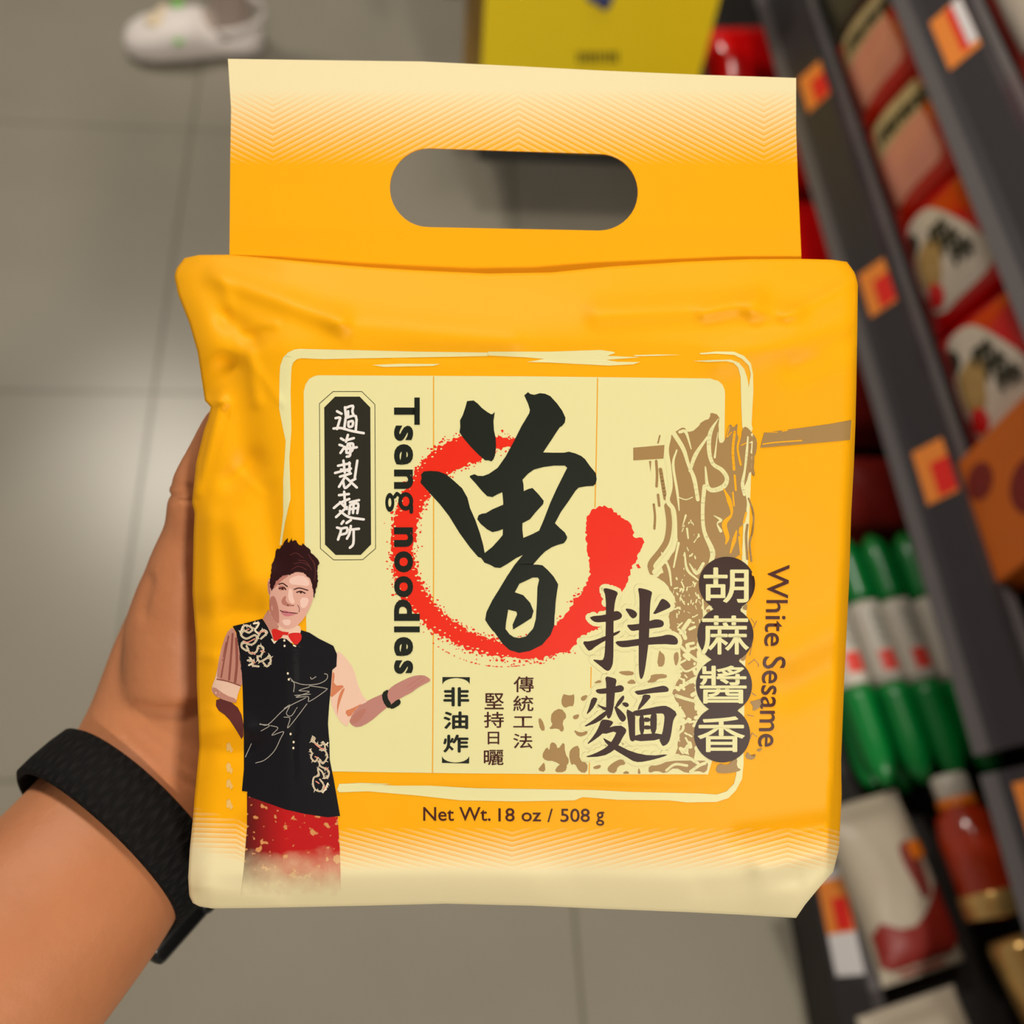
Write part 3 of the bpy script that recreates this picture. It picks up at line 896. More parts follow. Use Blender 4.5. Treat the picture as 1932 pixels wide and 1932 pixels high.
def ink(name, rgb, rough_=0.45, **k): return mat('ink_' + name, rgb, rough_, 0.2, **k)


I_cream = ink('cream', (232, 226, 168)); I_black = ink('black_green', (28, 33, 25)); I_red = ink('red', (234, 44, 22)); I_line = ink('orange_line', (236, 170, 40))
I_brown = ink('dark_brown', (52, 26, 17)); I_tan = ink('tan', (164, 130, 80)); I_orange = ink('orange', (250, 175, 8)); I_char = ink('charcoal', (44, 42, 32))
I_pale = ink('pale_grey', (232, 188, 110)); I_white = ink('white', (238, 232, 228)); I_text = ink('text_brown', (72, 28, 20)); I_shade = ink('olive_cream', (206, 202, 142))

# cream panel and thin rules
lay([[[(600, 708), (1000, 710), (1340, 714)] + T([(985, 825), (1015, 833), (1040, 855), (1053, 885), (1056, 915)], 1040, 460, 3.22) +
      [(1366, 900), (1361, 1050), (1356, 1250), (1350, 1400), (1345, 1430), (1336, 1461), (1120, 1461), (860, 1459), (627, 1455.5), (577, 1455), (578, 1190), (575, 1060), (573, 739), (576, 726), (583, 715), (592, 710)]]], 0, 'cream_panel', I_cream, maxlen=8)
for pts in ([(818, 711), (818, 1080), (817, 1300), (816, 1459)], [(1127.5, 714), (1125, 860), (1122.5, 957)], [(1115.4, 1259), (1114.5, 1297)], [(1112, 1440), (1111.6, 1461)]):
    lay(ribbon(pts, 2.2), 1, 'panel_rule', I_line)
# brush frame around the panel
fr = []
fr.append([T([(668, 1830), (690, 1640), (690, 1440), (705, 1200), (680, 1080), (665, 1000), (668, 800), (672, 740), (690, 690), (720, 660), (755, 643), (790, 638), (1100, 645), (1500, 655), (1932, 660), (1932, 682), (1500, 690), (1100, 697), (940, 701), (800, 695), (772, 702), (752, 720), (742, 745), (738, 800), (735, 900), (740, 1130), (728, 1300), (735, 1550), (722, 1600), (700, 1700), (690, 1760), (680, 1830)], 320, 460, 3.22)])
fr.append([T([(-385, 655), (0, 655), (200, 648), (300, 645), (380, 656), (388, 664), (340, 680), (540, 690), (330, 705), (400, 716), (540, 718), (500, 732), (350, 740), (0, 722), (-150, 718), (-40, 700), (-150, 690), (-385, 678)], 1040, 460, 3.22)])
fr.append([T([(1230, 736), (1400, 728), (1645, 730), (1600, 742), (1300, 748)], 320, 460, 3.22)])
fr.append([T([(500, 676), (640, 672), (790, 674), (640, 681), (510, 683)], 1040, 460, 3.22)])
fr.append([T([(900, 664), (1000, 654), (1110, 655), (1170, 680), (1212, 725), (1226, 790), (1228, 900), (1222, 1000), (1215, 1145), (1180, 1150), (1160, 1110), (1155, 1000), (1152, 880), (1150, 810), (1135, 750), (1105, 722), (1060, 713), (960, 718), (860, 712), (950, 706), (1090, 703), (1140, 722), (1172, 760), (1190, 810), (1200, 870), (1212, 790), (1200, 740), (1160, 700), (1110, 675), (1000, 668), (910, 672)], 1040, 460, 3.22)])
fr.append([[(1418, 800), (1421, 815), (1417, 900), (1413, 1000), (1410, 1100), (1406, 1250), (1403, 1400), (1403, 1441), (1400, 1470), (1388, 1492), (1374, 1506), (1352, 1513), (1296, 1514), (1262, 1510), (1167, 1509), (1100, 1504), (1094, 1506), (1084, 1510), (976, 1512), (869, 1510), (788, 1501), (694, 1493), (640, 1495), (636, 1490), (640, 1479), (681, 1477), (729, 1478.5), (751, 1482), (805, 1482), (896, 1487), (1120, 1490.5), (1192, 1494), (1324, 1497), (1352, 1499), (1371, 1493), (1385, 1478), (1389, 1461), (1391, 1400), (1395, 1250), (1398, 1100), (1402, 1000), (1404, 900), (1400, 830), (1402, 800)]])
lay(fr, 1, 'brush_frame', I_cream)

# red brush ring
outer = [(1187, 1087), (1150, 1150), (1127, 1187), (1109, 1194), (1091, 1205), (1084, 1219), (1068, 1230), (1045, 1237), (1020, 1243), (985, 1243), (959, 1242), (928, 1239), (881, 1225), (845, 1207), (816, 1189), (790, 1168), (772, 1147), (754, 1124), (744, 1090), (739, 1052), (738, 1021), (740, 992), (749, 961), (762, 927), (780, 894), (798, 870), (819, 850), (840, 834), (868, 822), (905, 826), (941, 824), (985, 830)]
inner = [(975, 842), (966, 844), (937, 848), (915, 862), (891, 873), (868, 883), (845, 894), (826, 912), (814, 930), (801, 948), (790, 979), (787, 1005), (781, 1028), (781, 1062), (788, 1085), (803, 1111), (816, 1134), (845, 1165), (881, 1189), (920, 1203), (946, 1210), (985, 1210), (1020, 1197), (1048, 1178), (1068, 1157), (1084, 1132), (1102, 1114)]
blob = T([(1300, 1560), (1340, 1480), (1335, 1340), (1315, 1230), (1310, 1130), (1315, 1020), (1380, 960), (1450, 938), (1500, 962), (1540, 1000), (1580, 1030), (1630, 1050), (1668, 1130), (1675, 1182), (1735, 1190), (1745, 1220), (1720, 1290), (1690, 1360), (1650, 1430), (1630, 1500), (1600, 1570)], 780, 720, 4.025)
lay([[rough(outer[1:] + inner + [(1125, 1105)], 3.3, 4, 3)], [rough(blob + [(1150, 1150), (1127, 1187), (1100, 1195), (1080, 1170)], 2.4, 4, 8)]], 2, 'brush_ring', I_red)
sp = []
r = random.Random(11)
for ring_, sgn in ((outer[5:], 1), (inner, -1)):
    dd = dens(ring_, 5, False)
    for i in range(1, len(dd) - 1):
        for _ in range(2):
            if r.random() < .62:
                a, b = np.array(dd[i - 1]), np.array(dd[i + 1]); t = b - a; nn = np.array([-t[1], t[0]]) / (np.linalg.norm(t) or 1)
                c = np.array([940.0, 1030.0]); o = np.array(dd[i]) - c; o /= np.linalg.norm(o)
                if nn @ o * sgn < 0: nn = -nn
                p = np.array(dd[i]) + nn * abs(r.gauss(0, 5.5)) + (r.uniform(-2, 2), r.uniform(-2, 2)); q = r.uniform(.5, 2.2)
                sp.append([ell(p[0], p[1], q * r.uniform(.8, 1.8), q, 6)])
for i in range(30):   # dry-brush arc beyond the lower edge
    a = math.radians(62 + 66 * i / 30 + r.uniform(-1, 1)); sp.append([ell(950 + 222 * math.cos(a), 1033 + 225 * math.sin(a), r.uniform(1, 4), r.uniform(.6, 1.5), 6)])
sp.append([T([(1690, 1390), (1710, 1385), (1727, 1415), (1705, 1418)], 780, 720, 4.025)])
lay(sp, 2, 'brush_speckles', I_red)
gaps = []
for dd, k in ((dens(outer[10:30], 9, False), -1), (dens(inner[6:22], 9, False), 1)):
    for p in dd:
        if r.random() < .85:
            c = np.array([940.0, 1030.0]); o = np.array(p) - c; o /= np.linalg.norm(o)
            q = np.array(p) + o * k * r.uniform(2, 9); gaps.append([ell(q[0], q[1], r.uniform(.8, 3.4), r.uniform(.6, 1.9), 6)])
lay(gaps, 3, 'dry_brush_gaps', I_cream)

# the large brush character
dot = T([(408, 148), (458, 143), (490, 168), (520, 200), (560, 230), (590, 248), (603, 246), (618, 230), (608, 300), (612, 370), (625, 430), (628, 490), (620, 560), (608, 590), (592, 606), (570, 598), (545, 598), (500, 560), (440, 500), (380, 430), (350, 385), (356, 345), (354, 295), (375, 255), (392, 205)], 780, 720, 4.025)
m1 = T([(870, 80), (890, 95), (920, 100), (960, 88), (1000, 92), (1040, 110), (1090, 165), (1130, 220), (1155, 275), (1150, 310), (1130, 335), (1110, 348), (1085, 385), (1050, 440), (1010, 500), (985, 538), (1060, 540), (1145, 540), (1180, 532), (1230, 545), (1275, 565), (1305, 590), (1340, 640), (1385, 695), (1392, 740), (1385, 775), (1365, 792), (1310, 795), (1255, 805), (1230, 830), (1180, 905), (1120, 990), (1075, 1075), (1110, 1110), (1150, 1145), (1168, 1180), (1165, 1195), (1152, 1215), (1140, 1228), (1095, 1240), (1050, 1258), (1000, 1290), (960, 1330), (908, 1390), (945, 1390), (980, 1395), (1020, 1430), (1065, 1480), (1100, 1540), (1090, 1600), (1080, 1680), (1075, 1760)], 780, 720, 4.025)
m2 = [(1046.5, 1160), (1045.6, 1180), (1038.7, 1198), (1022.8, 1216.7), (1000, 1228), (979.6, 1231.8), (961.5, 1226.6), (948.5, 1215), (933, 1193)]
m3 = T([(600, 1890), (570, 1850), (545, 1810), (555, 1750), (600, 1660), (650, 1580), (710, 1480), (770, 1390), (833, 1315), (780, 1340), (720, 1380), (660, 1415), (620, 1412), (580, 1390), (540, 1375), (515, 1340), (490, 1330), (430, 1260), (350, 1150), (270, 1020), (200, 930), (140, 865), (95, 815), (55, 770), (55, 755), (62, 735), (58, 705), (80, 682), (130, 678), (190, 682), (250, 705), (310, 755), (370, 810), (410, 880), (430, 960), (470, 1050), (505, 1150), (530, 1240), (542, 1302), (600, 1255), (650, 1200), (678, 1165), (680, 1120), (640, 1135), (600, 1143), (560, 1122), (510, 1080), (485, 1045), (495, 1015), (520, 1003), (550, 1000), (600, 970), (682, 935), (682, 910), (675, 840), (640, 855), (600, 877), (560, 870), (520, 830), (470, 770), (428, 725), (430, 715), (465, 703), (490, 716), (530, 717), (575, 700), (640, 655), (700, 570), (760, 460), (820, 340), (880, 240), (885, 215), (870, 165), (842, 105)], 780, 720, 4.025)
h1 = T([(828, 745), (870, 700), (915, 668), (990, 648), (1070, 638), (1150, 638), (1168, 655), (1140, 710), (1090, 810), (1040, 920), (990, 1050), (955, 1132), (900, 1160), (835, 1187), (828, 1130), (828, 1075), (885, 1045), (930, 990), (985, 930), (990, 905), (950, 855), (905, 808), (875, 815), (838, 832), (836, 780)], 780, 720, 4.025)
h2 = T([(770, 1600), (805, 1535), (860, 1510), (905, 1488), (945, 1488), (955, 1505), (942, 1560), (938, 1680), (930, 1800), (915, 1860)], 780, 720, 4.025) + [(1005.5, 1186.5), (992.6, 1200.7), (979.6, 1204), (969.3, 1202), (961.5, 1196.8), (953.7, 1186.5), (955, 1173.5), (958.9, 1150.2), (974.4, 1154), (975.7, 1159.3), (967.2, 1178.7), (968, 1187.8), (974.4, 1183.9), (987.4, 1176), (1002.9, 1165.8), (1006.8, 1152.8), (1000.3, 1137.3), (987.4, 1123)]
big = m1 + m2 + m3
lay([[big, h1, h2], [dot]], 5, 'brush_character', I_black)

# ------------------------------------------------------------------ lettering
def glyphs(text, x0, y0, x1, y1, bold=0.0, rot=0, shear=0.0):
    """text outlines fitted into a layout box; rot 90 = reading downwards"""
    cu = bpy.data.curves.new('t', 'FONT'); cu.body = text; cu.offset = bold; cu.resolution_u = 4
    o = bpy.data.objects.new('t', cu); C.objects.link(o)
    dg = bpy.context.evaluated_depsgraph_get(); me = bpy.data.meshes.new_from_object(o.evaluated_get(dg))
    bpy.data.objects.remove(o); bpy.data.curves.remove(cu)
    q = np.zeros(len(me.vertices) * 3); me.vertices.foreach_get('co', q); q = q.reshape(-1, 3)[:, :2]
    q = np.c_[q[:, 1], q[:, 0]] if rot else np.c_[q[:, 0], -q[:, 1]]
    mn, mx = q.min(0), q.max(0)
    if rot: q = (q - mn) / (mx - mn) * (x1 - x0, y1 - y0) + (x0, y0)
    else: q = (q - mn) / (mx - mn) * (x1 - x0, y1 - y0) + (x0, y0)
    q[:, 0] += shear * (q[:, 1] - (y0 + y1) / 2)
    bm = bmesh.new(); bm.from_mesh(me); bpy.data.meshes.remove(me); bm.verts.ensure_lookup_table()
    for v, p in zip(bm.verts, q): v.co = Vector((p[0], p[1], 0))
    return bm


def bold(text, x0, y0, x1, y1, d):
    return [glyphs(text, x0 + d + a * d, y0 + d + b * d, x1 - d + a * d, y1 - d + b * d) for a, b in ((-1, 0), (1, 0), (0, -1), (0, 1), (0, 0))]


def put(bms, layer, name, m, parent=None, maxlen=9):
    B = bmesh.new()
    for i, q in enumerate(bms):
        bmesh.ops.triangulate(q, faces=q.faces[:]); refine(q, maxlen)
        for v in q.verts: v.co.z = (i % 8) * 2.0e-6
        me = bpy.data.meshes.new('t'); q.to_mesh(me); q.free(); B.from_mesh(me); bpy.data.meshes.remove(me)
    e = 0.00010 + 0.000020 * layer
    for v in B.verts: v.co = Vector(L3(v.co.x, v.co.y, front_z(v.co.x, v.co.y) + e + v.co.z))
    orient(B, Vector((0, 0, 1)))
    return obj(name, B, m, parent or bag)


ls = []
for ch, y0, y1, xr in (('T', 750, 801.5, 792), ('s', 803, 832, 779.5), ('e', 838, 877, 779.5), ('n', 886, 922.5, 779.5), ('n', 995, 1032, 779.5), ('o', 1040, 1080, 779.5), ('o', 1087, 1127, 779.5), ('d', 1131, 1171.5, 792), ('l', 1182, 1193, 792), ('e', 1202, 1238, 779.5), ('s', 1246, 1271.5, 779.5)):
    ls.append(glyphs(ch, 743.5, y0, xr, y1, 0.035, 1))
put(ls, 6, 'english_lettering', I_black)
def ovl(cx, cy, rx, ry, tx, ty): return [ell(cx, cy, rx, ry, 22), ell(cx, cy, rx - tx, ry - ty, 22)]
lay([ovl(765.5, 946, 14.2, 17.5, 7.2, 8.2), ovl(735.5, 948, 8.6, 18, 5.6, 9.5)] + ribbon([(754, 935), (749, 931), (744, 938)], 6.5) + ribbon([(776, 955), (776, 966)], 7), 6, 'english_lettering', I_black)
put([glyphs('White', 1445.5, 1066, 1486, 1219, .004, 1, -.05), glyphs('Sesame', 1435, 1239, 1478, 1409, .004, 1, -.06)], 6, 'flavour_lettering', I_text)
put([glyphs('Net Wt.', 798.6, 1523, 925.7, 1549, .006), glyphs('18 oz', 940.5, 1525, 1021, 1550, .006), glyphs('/', 1033, 1526, 1043, 1551, .006), glyphs('508', 1057.6, 1526, 1113, 1551, .006), glyphs('g', 1125, 1532, 1140, 1558, .006)], 3, 'weight_lettering', I_text)
K7 = lambda x0, y0, x1, y1: (800 + x0 / 7.43, 1240 + y0 / 7.43, 800 + x1 / 7.43, 1240 + y1 / 7.43)
put([q for c, b in (('傳', (1255, 270, 1540, 492)), ('統', (1250, 540, 1535, 760)), ('工', (1250, 830, 1530, 985)), ('法', (1250, 1070, 1520, 1280)), ('堅', (848, 505, 1120, 730)), ('持', (840, 765, 1120, 990)), ('日', (893, 1045, 1055, 1222)), ('曬', (838, 1300, 1115, 1515))) for q in bold(c, *K7(*b), .35)], 3, 'small_lettering', I_text)
put([q for c, b in (('非', (270, 420, 635, 690)), ('油', (270, 760, 620, 1010)), ('炸', (268, 1085, 625, 1338))) for q in bold(c, *K7(*b), 1.1)], 3, 'bold_lettering', I_black)
br1 = [(258, 278), (643, 280), (640, 382)] + [(450 + 190 * math.cos(a), 390 - 98 * math.sin(a)) for a in np.linspace(0.15, math.pi - .15, 12)] + [(258, 382)]
br2 = [(252, 1383)] + [(443 - 190 * math.cos(a), 1378 + 98 * math.sin(a)) for a in np.linspace(0.15, math.pi - .15, 12)] + [(635, 1390), (632, 1490), (252, 1482)]
lay([[T(br1, 800, 1240, 7.43)], [T(br2, 800, 1240, 7.43)]], 3, 'bracket', I_black)

# name plate
lay([[T([(280, 152), (530, 152), (637, 262), (645, 1648), (540, 1755), (285, 1755), (178, 1650), (170, 262)], 580, 720, 5.367)]], 2, 'name_plate', I_char)
lay(ribbon(T([(260, 100), (550, 100), (683, 230), (690, 1690), (560, 1803), (265, 1805), (132, 1690), (122, 222), (260, 100)], 580, 720, 5.367), 1.2), 2, 'plate_outline', I_char)
PL = [[(300, 300), (345, 325)], [(285, 370), (330, 365), (320, 410), (300, 480)], [(265, 475), (340, 470), (450, 500), (570, 522)], [(380, 260), (390, 350)], [(380, 268), (460, 245), (455, 300), (470, 345)], [(412, 300), (412, 345)], [(388, 365), (372, 480)], [(388, 368), (490, 350), (490, 490)], [(415, 408), (458, 400), (455, 450), (418, 455), (415, 408)],
      [(340, 575), (368, 592)], [(325, 640), (355, 650)], [(335, 722), (378, 660)], [(410, 540), (390, 610)], [(400, 592), (470, 572)], [(410, 630), (395, 720), (452, 700), (462, 630), (410, 630)], [(385, 682), (500, 665)], [(432, 640), (432, 745), (398, 760)],
      [(365, 800), (378, 920)], [(310, 852), (430, 828)], [(280, 925), (440, 880)], [(425, 820), (428, 930)], [(505, 800), (480, 972)], [(330, 962), (440, 930)], [(385, 960), (320, 1065)], [(362, 1010), (380, 1078), (430, 1040)], [(400, 980), (500, 1072)], [(440, 1008), (485, 985)], [(340, 890), (420, 905)],
      [(372, 1115), (382, 1250)], [(320, 1150), (420, 1138)], [(268, 1280), (330, 1230), (425, 1188)], [(330, 1220), (400, 1290)], [(400, 1270), (290, 1372)], [(330, 1310), (420, 1372), (570, 1395)], [(430, 1222), (522, 1200)], [(432, 1250), (422, 1340)], [(432, 1250), (512, 1235), (505, 1332)], [(468, 1240), (462, 1330)], [(430, 1292), (505, 1280)],
      [(365, 1412), (345, 1440)], [(395, 1432), (440, 1402)], [(300, 1478), (340, 1500), (310, 1600)], [(340, 1490), (400, 1480), (395, 1532), (335, 1550)], [(440, 1462), (425, 1540), (400, 1590)], [(430, 1500), (522, 1490)], [(468, 1500), (465, 1640), (430, 1682)]]
lay([s for p in PL for s in ribbon(spline(T(p, 580, 720, 5.367), 3), 4.8)], 3, 'plate_lettering', I_white)

# brown brush title
K4 = lambda p: chaikin(T(p, 1000, 1080, 4.39), 1)
TT = [[(605, 138), (625, 128), (690, 145), (732, 166), (712, 210), (698, 280), (692, 400), (692, 560), (690, 740), (675, 790), (655, 815), (630, 815), (570, 765), (515, 722), (545, 722), (585, 728), (610, 720), (622, 640), (628, 400), (628, 200)],
      [(490, 365), (625, 352), (700, 320), (735, 320), (765, 350), (755, 382), (700, 402), (620, 410), (545, 415), (510, 395)],
      [(430, 570), (500, 572), (620, 530), (700, 497), (755, 478), (735, 505), (690, 530), (560, 600), (495, 655), (470, 635)],
      [(783, 296), (850, 305), (888, 335), (884, 365), (855, 384), (832, 370), (812, 340)],
      [(1008, 357), (1050, 290), (1088, 215), (1120, 225), (1152, 250), (1170, 285), (1120, 310)],
      [(798, 433), (850, 432), (930, 422), (1010, 395), (1050, 386), (1100, 398), (1112, 428), (1095, 452), (1060, 457), (900, 478), (845, 487), (822, 470)],
      [(698, 570), (800, 565), (930, 545), (1080, 530), (1140, 513), (1195, 523), (1226, 555), (1224, 592), (1200, 600), (1100, 592), (900, 605), (775, 623), (730, 610)],
      [(892, 130), (920, 130), (980, 145), (1014, 163), (1005, 195), (995, 260), (990, 400), (985, 560), (970, 680), (955, 790), (940, 860), (920, 890), (905, 860), (900, 780), (900, 560), (907, 300), (905, 190)],
      [(620, 858), (680, 870), (720, 885), (708, 940), (700, 1040), (692, 1120), (675, 1190), (650, 1217), (632, 1190), (630, 1110), (632, 930)],
      [(536, 970), (620, 960), (700, 945), (755, 930), (782, 955), (770, 987), (720, 995), (620, 1005), (560, 1005)],
      [(512, 1033), (562, 1040), (548, 1080), (512, 1140), (463, 1184), (488, 1120)], [(545, 1085), (600, 1110), (645, 1120), (640, 1150), (600, 1135)],
      [(770, 1012), (785, 1035), (762, 1078), (705, 1135), (712, 1085)], [(762, 1078), (802, 1075), (824, 1100), (800, 1120), (768, 1100)],
      [(692, 1100), (740, 1130), (790, 1182), (797, 1215), (770, 1242), (743, 1222), (715, 1170)],
      [(658, 1128), (640, 1180), (570, 1240), (428, 1288), (520, 1225), (590, 1170)],
      [(590, 1220), (635, 1218), (692, 1235), (680, 1262), (640, 1300), (560, 1370), (458, 1437), (530, 1350), (570, 1280)],
      [(590, 1300), (740, 1262), (792, 1290), (800, 1318), (765, 1370), (742, 1420), (690, 1480), (600, 1525), (438, 1532), (540, 1500), (640, 1445), (690, 1380), (722, 1310), (600, 1345)],
      [(600, 1365), (650, 1395), (720, 1425), (850, 1490), (1000, 1520), (1152, 1503), (1100, 1530), (950, 1568), (870, 1572), (800, 1530), (700, 1470), (630, 1420)],
      [(862, 983), (940, 972), (1060, 945), (1115, 936), (1150, 960), (1147, 987), (1110, 992), (1000, 1000), (900, 1017), (878, 1005)], [(935, 1008), (1012, 1018), (960, 1082), (888, 1152), (898, 1110), (928, 1050)],
      [(793, 1128), (840, 1150), (872, 1175), (870, 1280), (872, 1390), (845, 1404), (823, 1380), (813, 1250)],
      [(838, 1150), (960, 1130), (1080, 1105), (1140, 1105), (1224, 1165), (1190, 1215), (1180, 1260), (1170, 1340), (1150, 1412), (1105, 1442), (1088, 1425), (1068, 1380), (1095, 1340), (1110, 1250), (1115, 1178), (1085, 1165), (960, 1182), (868, 1192)],
      [(903, 1178), (947, 1178), (947, 1340), (908, 1342)], [(993, 1172), (1040, 1168), (1052, 1180), (1047, 1332), (998, 1337)], [(943, 1200), (993, 1203), (997, 1236), (943, 1241)], [(943, 1265), (1002, 1269), (1002, 1300), (943, 1301)], [(848, 1343), (1112, 1330), (1088, 1387), (858, 1402)]]
TT = [K4(p) for p in TT]
lay([s for p in TT for s in grow(p, 8.5)], 6, 'title_outline', I_cream, maxlen=9)
lay([[p] for p in TT], 7, 'brush_title', I_brown)

# flavour medallions
cs = [(1371.6, 1101.5), (1368.8, 1198), (1366, 1293), (1362.5, 1385.6)]
md_ = [[ell(x, y, 53, 53 if i else 51, 48)] for i, (x, y) in enumerate(cs)]
for (xa, ya), (xb, yb) in zip(cs, cs[1:]):
    md_.append([[(xa - 36, ya + 38), (xa + 36, ya + 38), (xb + 36, yb - 38), (xb - 36, yb - 38)] if False else [(xa - 29, ya + 44), (xa - 25, ya + 48), (xb - 29, yb - 44), (xb + 29, yb - 44), (xa + 25, ya + 48), (xa + 29, ya + 44)]])
lay(md_, 8, 'flavour_medallion', I_brown)
K5 = lambda x0, y0, x1, y1: (1280 + x0 / 4.39, 1020 + y0 / 4.39, 1280 + x1 / 4.39, 1020 + y1 / 4.39)
put([q for c, b in (('胡', (208, 222, 582, 517)), ('蔴', (186, 620, 586, 945)), ('醬', (176, 1035, 566, 1350)), ('香', (158, 1455, 552, 1752))) for q in bold(c, *K5(*b), .9)], 9, 'medallion_lettering', I_cream)

# ------------------------------------------------------------------ printed noodles lifted by chopsticks
K3 = lambda p: T(p, 1180, 740, 4.391)
S = [(330, 400), (410, 330), (490, 280), (510, 340), (580, 310), (640, 240), (705, 215), (700, 160), (775, 195), (775, 260), (765, 420), (820, 420), (850, 300), (870, 260), (890, 300), (935, 250), (920, 320), (955, 420), (965, 300), (1000, 280), (1050, 330), (1095, 400), (1090, 480), (1060, 560), (1075, 720), (1030, 640), (1000, 760), (975, 790), (1000, 880), (1010, 960), (985, 1090), (930, 1130), (970, 1250), (940, 1370), (800, 1400), (800, 1700), (640, 1800), (640, 1880), (560, 1932), (420, 1932), (420, 1720), (380, 1560), (300, 1480), (360, 1380), (420, 1300), (430, 1180), (415, 1000), (350, 850), (400, 760), (350, 600), (320, 480)]
right_mass = [(1040, 40), (1200, -40), (1390, 0), (1440, 330), (1390, 480), (1380, 800), (1370, 1000), (1400, 1300), (1360, 1560), (1210, 1500), (1240, 1350), (1260, 1150), (1180, 1000), (1250, 850), (1240, 620), (1160, 460), (1150, 340), (1220, 220), (1130, 100)]
br_ = [[rough(chaikin(K3(S)), .8, 5, 1)], [rough(T(right_mass, 1000, 1080, 4.39), 1.6, 5, 2)]]
for p in ([(65, 460), (325, 437), (315, 550), (65, 565)], [(1118, 460), (1132, 400), (1150, 335), (1500, 290), (1700, 262), (1872, 230), (1862, 395)], [(195, 570), (215, 570), (208, 660)]):
    br_.append([K3(p)])
for p, w_ in (([(255, 570), (262, 680), (258, 780)], 5), ([(290, 640), (310, 760), (330, 880)], 7), ([(235, 930), (245, 1030), (240, 1130)], 4.5), ([(270, 850), (280, 940)], 5), ([(345, 940), (362, 1080), (345, 1220), (295, 1310), (210, 1420), (220, 1490)], 11), ([(310, 1420), (350, 1560)], 7), ([(1020, 880), (1060, 1000), (1055, 1150), (1030, 1250), (1045, 1400)], 3.5), ([(285, 360), (270, 420)], 3), ([(1010, 1100), (1000, 1200), (1010, 1380)], 5)):
    br_ += ribbon(spline(K3(p), 4), w_)
KB = lambda p: chaikin(T(p, 1000, 1080, 4.39), 1)
for p in ([(255, 1080), (275, 1005), (300, 1015), (340, 1020), (370, 1005), (362, 1110), (330, 1105), (285, 1125)], [(150, 1300), (190, 1260), (170, 1230), (180, 1160), (255, 1120), (310, 1190), (265, 1240), (285, 1300), (260, 1325), (235, 1290)], [(65, 1205), (100, 1215), (130, 1310), (85, 1310)], [(95, 1520), (140, 1440), (160, 1480), (170, 1405), (215, 1415), (230, 1470), (285, 1395), (290, 1500), (330, 1560), (290, 1620), (200, 1560), (130, 1560)], [(60, 1640), (100, 1590), (120, 1570), (130, 1655)], [(200, 1655), (230, 1600), (280, 1580), (310, 1600), (290, 1655)], [(320, 1500), (350, 1450), (410, 1430), (410, 1560), (480, 1580), (470, 1660), (410, 1655), (370, 1580), (340, 1600)], [(355, 1300), (420, 1330), (480, 1310), (470, 1345), (400, 1365)], [(420, 1030), (480, 1010), (460, 1060), (425, 1065)], [(350, 1190), (410, 1170), (400, 1210), (365, 1220)],
          [(520, 1610), (590, 1590), (580, 1625), (530, 1630)], [(640, 1620), (680, 1580), (760, 1540), (800, 1590), (730, 1600), (710, 1665), (650, 1655)], [(720, 820), (850, 815), (865, 850), (780, 855)], [(800, 910), (850, 880), (885, 920), (820, 925)], [(1000, 845), (1130, 840), (1135, 875), (1060, 880), (1040, 910), (960, 915), (1000, 880)], [(1050, 780), (1070, 640), (1085, 660), (1120, 690), (1110, 780)], [(1185, 680), (1225, 650), (1235, 720), (1205, 790)], [(520, 920), (580, 885), (595, 915)], [(980, 1665), (985, 1600), (1060, 1600), (1150, 1560), (1350, 1560), (1480, 1560), (1460, 1665), (1380, 1640), (1300, 1668), (1200, 1610), (1120, 1668), (1050, 1640)], [(760, 1668), (800, 1640), (830, 1668)], [(890, 1668), (900, 1610), (920, 1668)],
          [(1815, 1070), (1870, 1060), (1930, 1040), (1940, 1075), (1890, 1130), (1840, 1150), (1850, 1110)], [(1780, 1540), (1800, 1480), (1830, 1520), (1880, 1500), (1850, 1555)], [(1530, 1660), (1560, 1580), (1640, 1600), (1670, 1560), (1720, 1540), (1710, 1610), (1760, 1640), (1640, 1665)], [(1450, 310), (1500, 300), (1480, 350)], [(1750, 300), (1800, 250), (1800, 320)], [(1730, 720), (1800, 650), (1780, 740)], [(1870, 1470), (1930, 1450), (1900, 1490)]):
    br_.append([KB(p)])
for p, w_ in (([(1830, 380), (1860, 420)], 1.2), ([(1880, 400), (1850, 460)], 1.2), ([(1840, 600), (1820, 690)], 1.2), ([(1810, 760), (1860, 720), (1895, 760), (1890, 780)], 1.4), ([(1800, 1180), (1850, 1190)], 1.4), ([(1820, 1380), (1840, 1330), (1880, 1360)], 1.6), ([(1840, 1000), (1870, 1020)], 2)):
    br_ += ribbon(T(p, 1000, 1080, 4.39), w_)
lay(br_, 2, 'printed_noodles', I_tan)
cr = []
